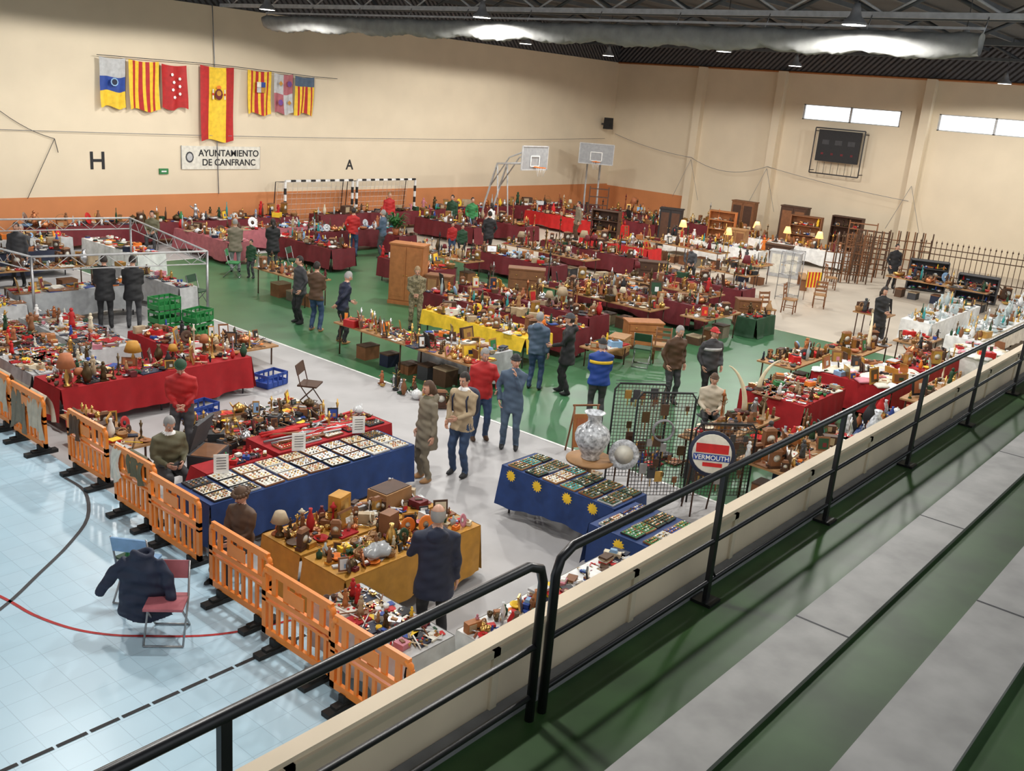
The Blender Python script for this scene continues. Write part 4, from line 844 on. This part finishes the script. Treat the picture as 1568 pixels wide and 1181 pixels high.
person(M_,15.1,19.6,170,1.75,'dkgrey','black','hair_dk',.8,('pocket','down'),fat=1.1)
person(M_,14.95,18.75,20,1.76,'brown','denim','hair_dk',.82,('front','front'),shoe='wood_lt')
person(M_,14.75,17.5,-10,1.76,'navy','black','hair_gr',.84,('front','behind'),lean=10,nod=15,shoe='wood_lt')
person('vendor_man',17.3,17.6,225,1.72,'camo','camo','hair_bl',.84,('front','front'),lean=14,nod=15)
person(M_,10.9,21.5,60,1.74,'black','black','hair_dk',.7,('front','front'),lean=15,fat=1.1); person(M_,11.45,21.2,60,1.74,'black','dkgrey','hair_dk',.7,('front','front'),lean=12,fat=1.1)
person(Wn,17.5,26.0,60,1.68,'khaki','grey','hair_gr',.7,('front','front'),nod=10,fat=1.1,vox=.03); person(Wn,18.7,25.7,60,1.68,'black','dkgrey','hair_dk',.65,('front','front'),long=True,vox=.03,fat=1.1)
person('seated_vendor',17.3,30.6,230,1.7,'olive','dkgrey','hair_dk',seat=True,arms=('lap','lap'),vox=.03); person('child',17.4,25.0,200,1.2,'dkgreen','dkgrey','hair_dk',.8,vox=.03)
person(M_,22.9,26.7,30,1.75,'redcoat','denim','hair_dk',.84,('pocket','front'),vox=.03)
person(M_,23.7,26.0,120,1.75,'steelblue','dkgrey','hair_gr',.84,('front','down'),vox=.03)
person('vendor_man',28.0,30.4,250,1.74,'redcoat','dkgrey','hair_bl',.84,vox=.03); person(M_,30.6,29.2,200,1.72,'dkgreen','dkgrey','hair_dk',.75,vox=.03); person(M_,30.9,28.3,240,1.72,'green','dkgrey','hair_dk',.84,('pocket','pocket'),vox=.03)
person(Wn,30.6,26.9,100,1.66,'white','denim','hair_dk',.84,('front','down'),long=True,vox=.03); person(M_,27.8,24.5,60,1.76,'black','black','hair_dk',.72,('pocket','pocket'),vox=.03)
person('child',26.5,25.2,240,1.3,'redcoat','denim','hair_dk',.84,vox=.03); person('child',26.2,24.4,240,1.35,'dkgreen','black','hair_dk',.84,vox=.03); person(M_,35.4,25.9,150,1.74,'khaki','brown','hair_dk',.75,vox=.03)
person(Wn,27.6,9.2,240,1.72,'black','black','hair_dk',.6,('front','front'),long=True,nod=15,fat=1.15); person(M_,38.3,12.6,230,1.76,'black','black','hair_dk',.7,('pocket','pocket'),vox=.03)
person('seated_vendor',12.2,28.9,230,1.72,'dkgrey','black','hair_gr',seat=True,arms=('lap','lap'),vox=.03); person('vendor_man',11.2,26.8,230,1.74,'dkgrey','black','hair_dk',.8,vox=.03)
person('seated_vendor',31.6,17.8,220,1.7,'dkgrey','black','hair_dk',seat=True,arms=('lap','lap'),vox=.03)
for (x,y,rz) in ((6.95,12.05,1.6),(6.42,9.4,1.7),(16.3,8.3,1.0),(17.3,30.6,1.),(12.2,28.9,1.),(31.6,17.8,1)):
    mb=MB(); mb.T=TR(x,y,0,rz); mb.box((0,0,.395),(.36,.36,.03),'dkgrey')
    for a in (-.15,.15):
        for b in (-.15,.15): mb.tube([(a*1.15,b*1.15,0),(a,b,.39)],.013,'steel',5)
    mb.make('camping_stool')
raw=MB(); m_='navy'
def jr(z,rx,ry,ox,oy): return [Vector((rx*math.cos(a)+ox,oy+ry*math.sin(a)+.02*math.cos(3*a+z*9),z+.03*math.cos(2*a)*(z<.2))) for a in [2*pi*i/20 for i in range(20)]]
raw.loft([jr(.16,.30,.08,.0,.05),jr(.34,.29,.085,-.0,.05),jr(.55,.26,.085,-.0,.03),jr(.74,.25,.085,0,0),jr(.88,.23,.07,.0,0),jr(.96,.12,.055,0,0)],m_)
raw.tube([(-.16,0,.9),(-.29,.02,.76),(-.4,.06,.58),(-.5,.09,.42)],[.065,.072,.066,.055],m_,10,flat=.8); raw.tube([(.16,0,.9),(.27,-.03,.72),(.31,-.06,.5),(.3,-.08,.3)],[.065,.072,.066,.055],m_,10,flat=.8)
raw.tube([(.1*math.cos(a),.02+.06*math.sin(a),.98+.02*math.sin(2*a)) for a in [2*pi*i/12 for i in range(12)]],.032,m_,6,closed=True)
rm=raw.mesh('raw'); ro=bpy.data.objects.new('raw',rm); sc.collection.objects.link(ro); md=ro.modifiers.new('r','REMESH'); md.mode='VOXEL'; md.voxel_size=.013; s2=ro.modifiers.new('s','SMOOTH'); s2.iterations=2
em=bpy.data.meshes.new_from_object(ro.evaluated_get(bpy.context.evaluated_depsgraph_get())); out=MB()
out.add([(a+.005*math.sin(26*c+8*a+20*b),b+.010*math.sin(44*c+4*a)+.007*math.sin(23*c-16*a),c+.006*math.sin(17*a+3)) for a,b,c in (v.co for v in em.vertices)],[tuple(p.vertices) for p in em.polygons],'navy',True)
bpy.data.objects.remove(ro); out.make('draped_jacket',loc=(4.84,8.97,.0),rz=-.75)

# ---------------------------------------------------------------- world & camera
w=bpy.data.worlds.new('world'); sc.world=w; w.use_nodes=True; bg=w.node_tree.nodes['Background']; bg.inputs[0].default_value=(.9,.95,1,1); bg.inputs[1].default_value=1.05
sc.view_settings.view_transform='Standard'; sc.view_settings.exposure=0
yaw,pit,rol,h=math.radians(39.25),math.radians(16.85),math.radians(-4.85),6.108
fw=Vector((math.cos(yaw)*math.cos(pit),math.sin(yaw)*math.cos(pit),-math.sin(pit))); rt=Vector((math.sin(yaw),-math.cos(yaw),0)); dn=fw.cross(rt)
c,s=math.cos(rol),math.sin(rol); r2=c*rt+s*dn; d2=-s*rt+c*dn
cd=bpy.data.cameras.new('camera'); co=bpy.data.objects.new('camera',cd); sc.collection.objects.link(co); cd.sensor_width=36; cd.lens=33.73; cd.clip_end=200
co.matrix_world=Matrix(((r2[0],-d2[0],-fw[0],0),(r2[1],-d2[1],-fw[1],0),(r2[2],-d2[2],-fw[2],h),(0,0,0,1)))
sc.camera=co
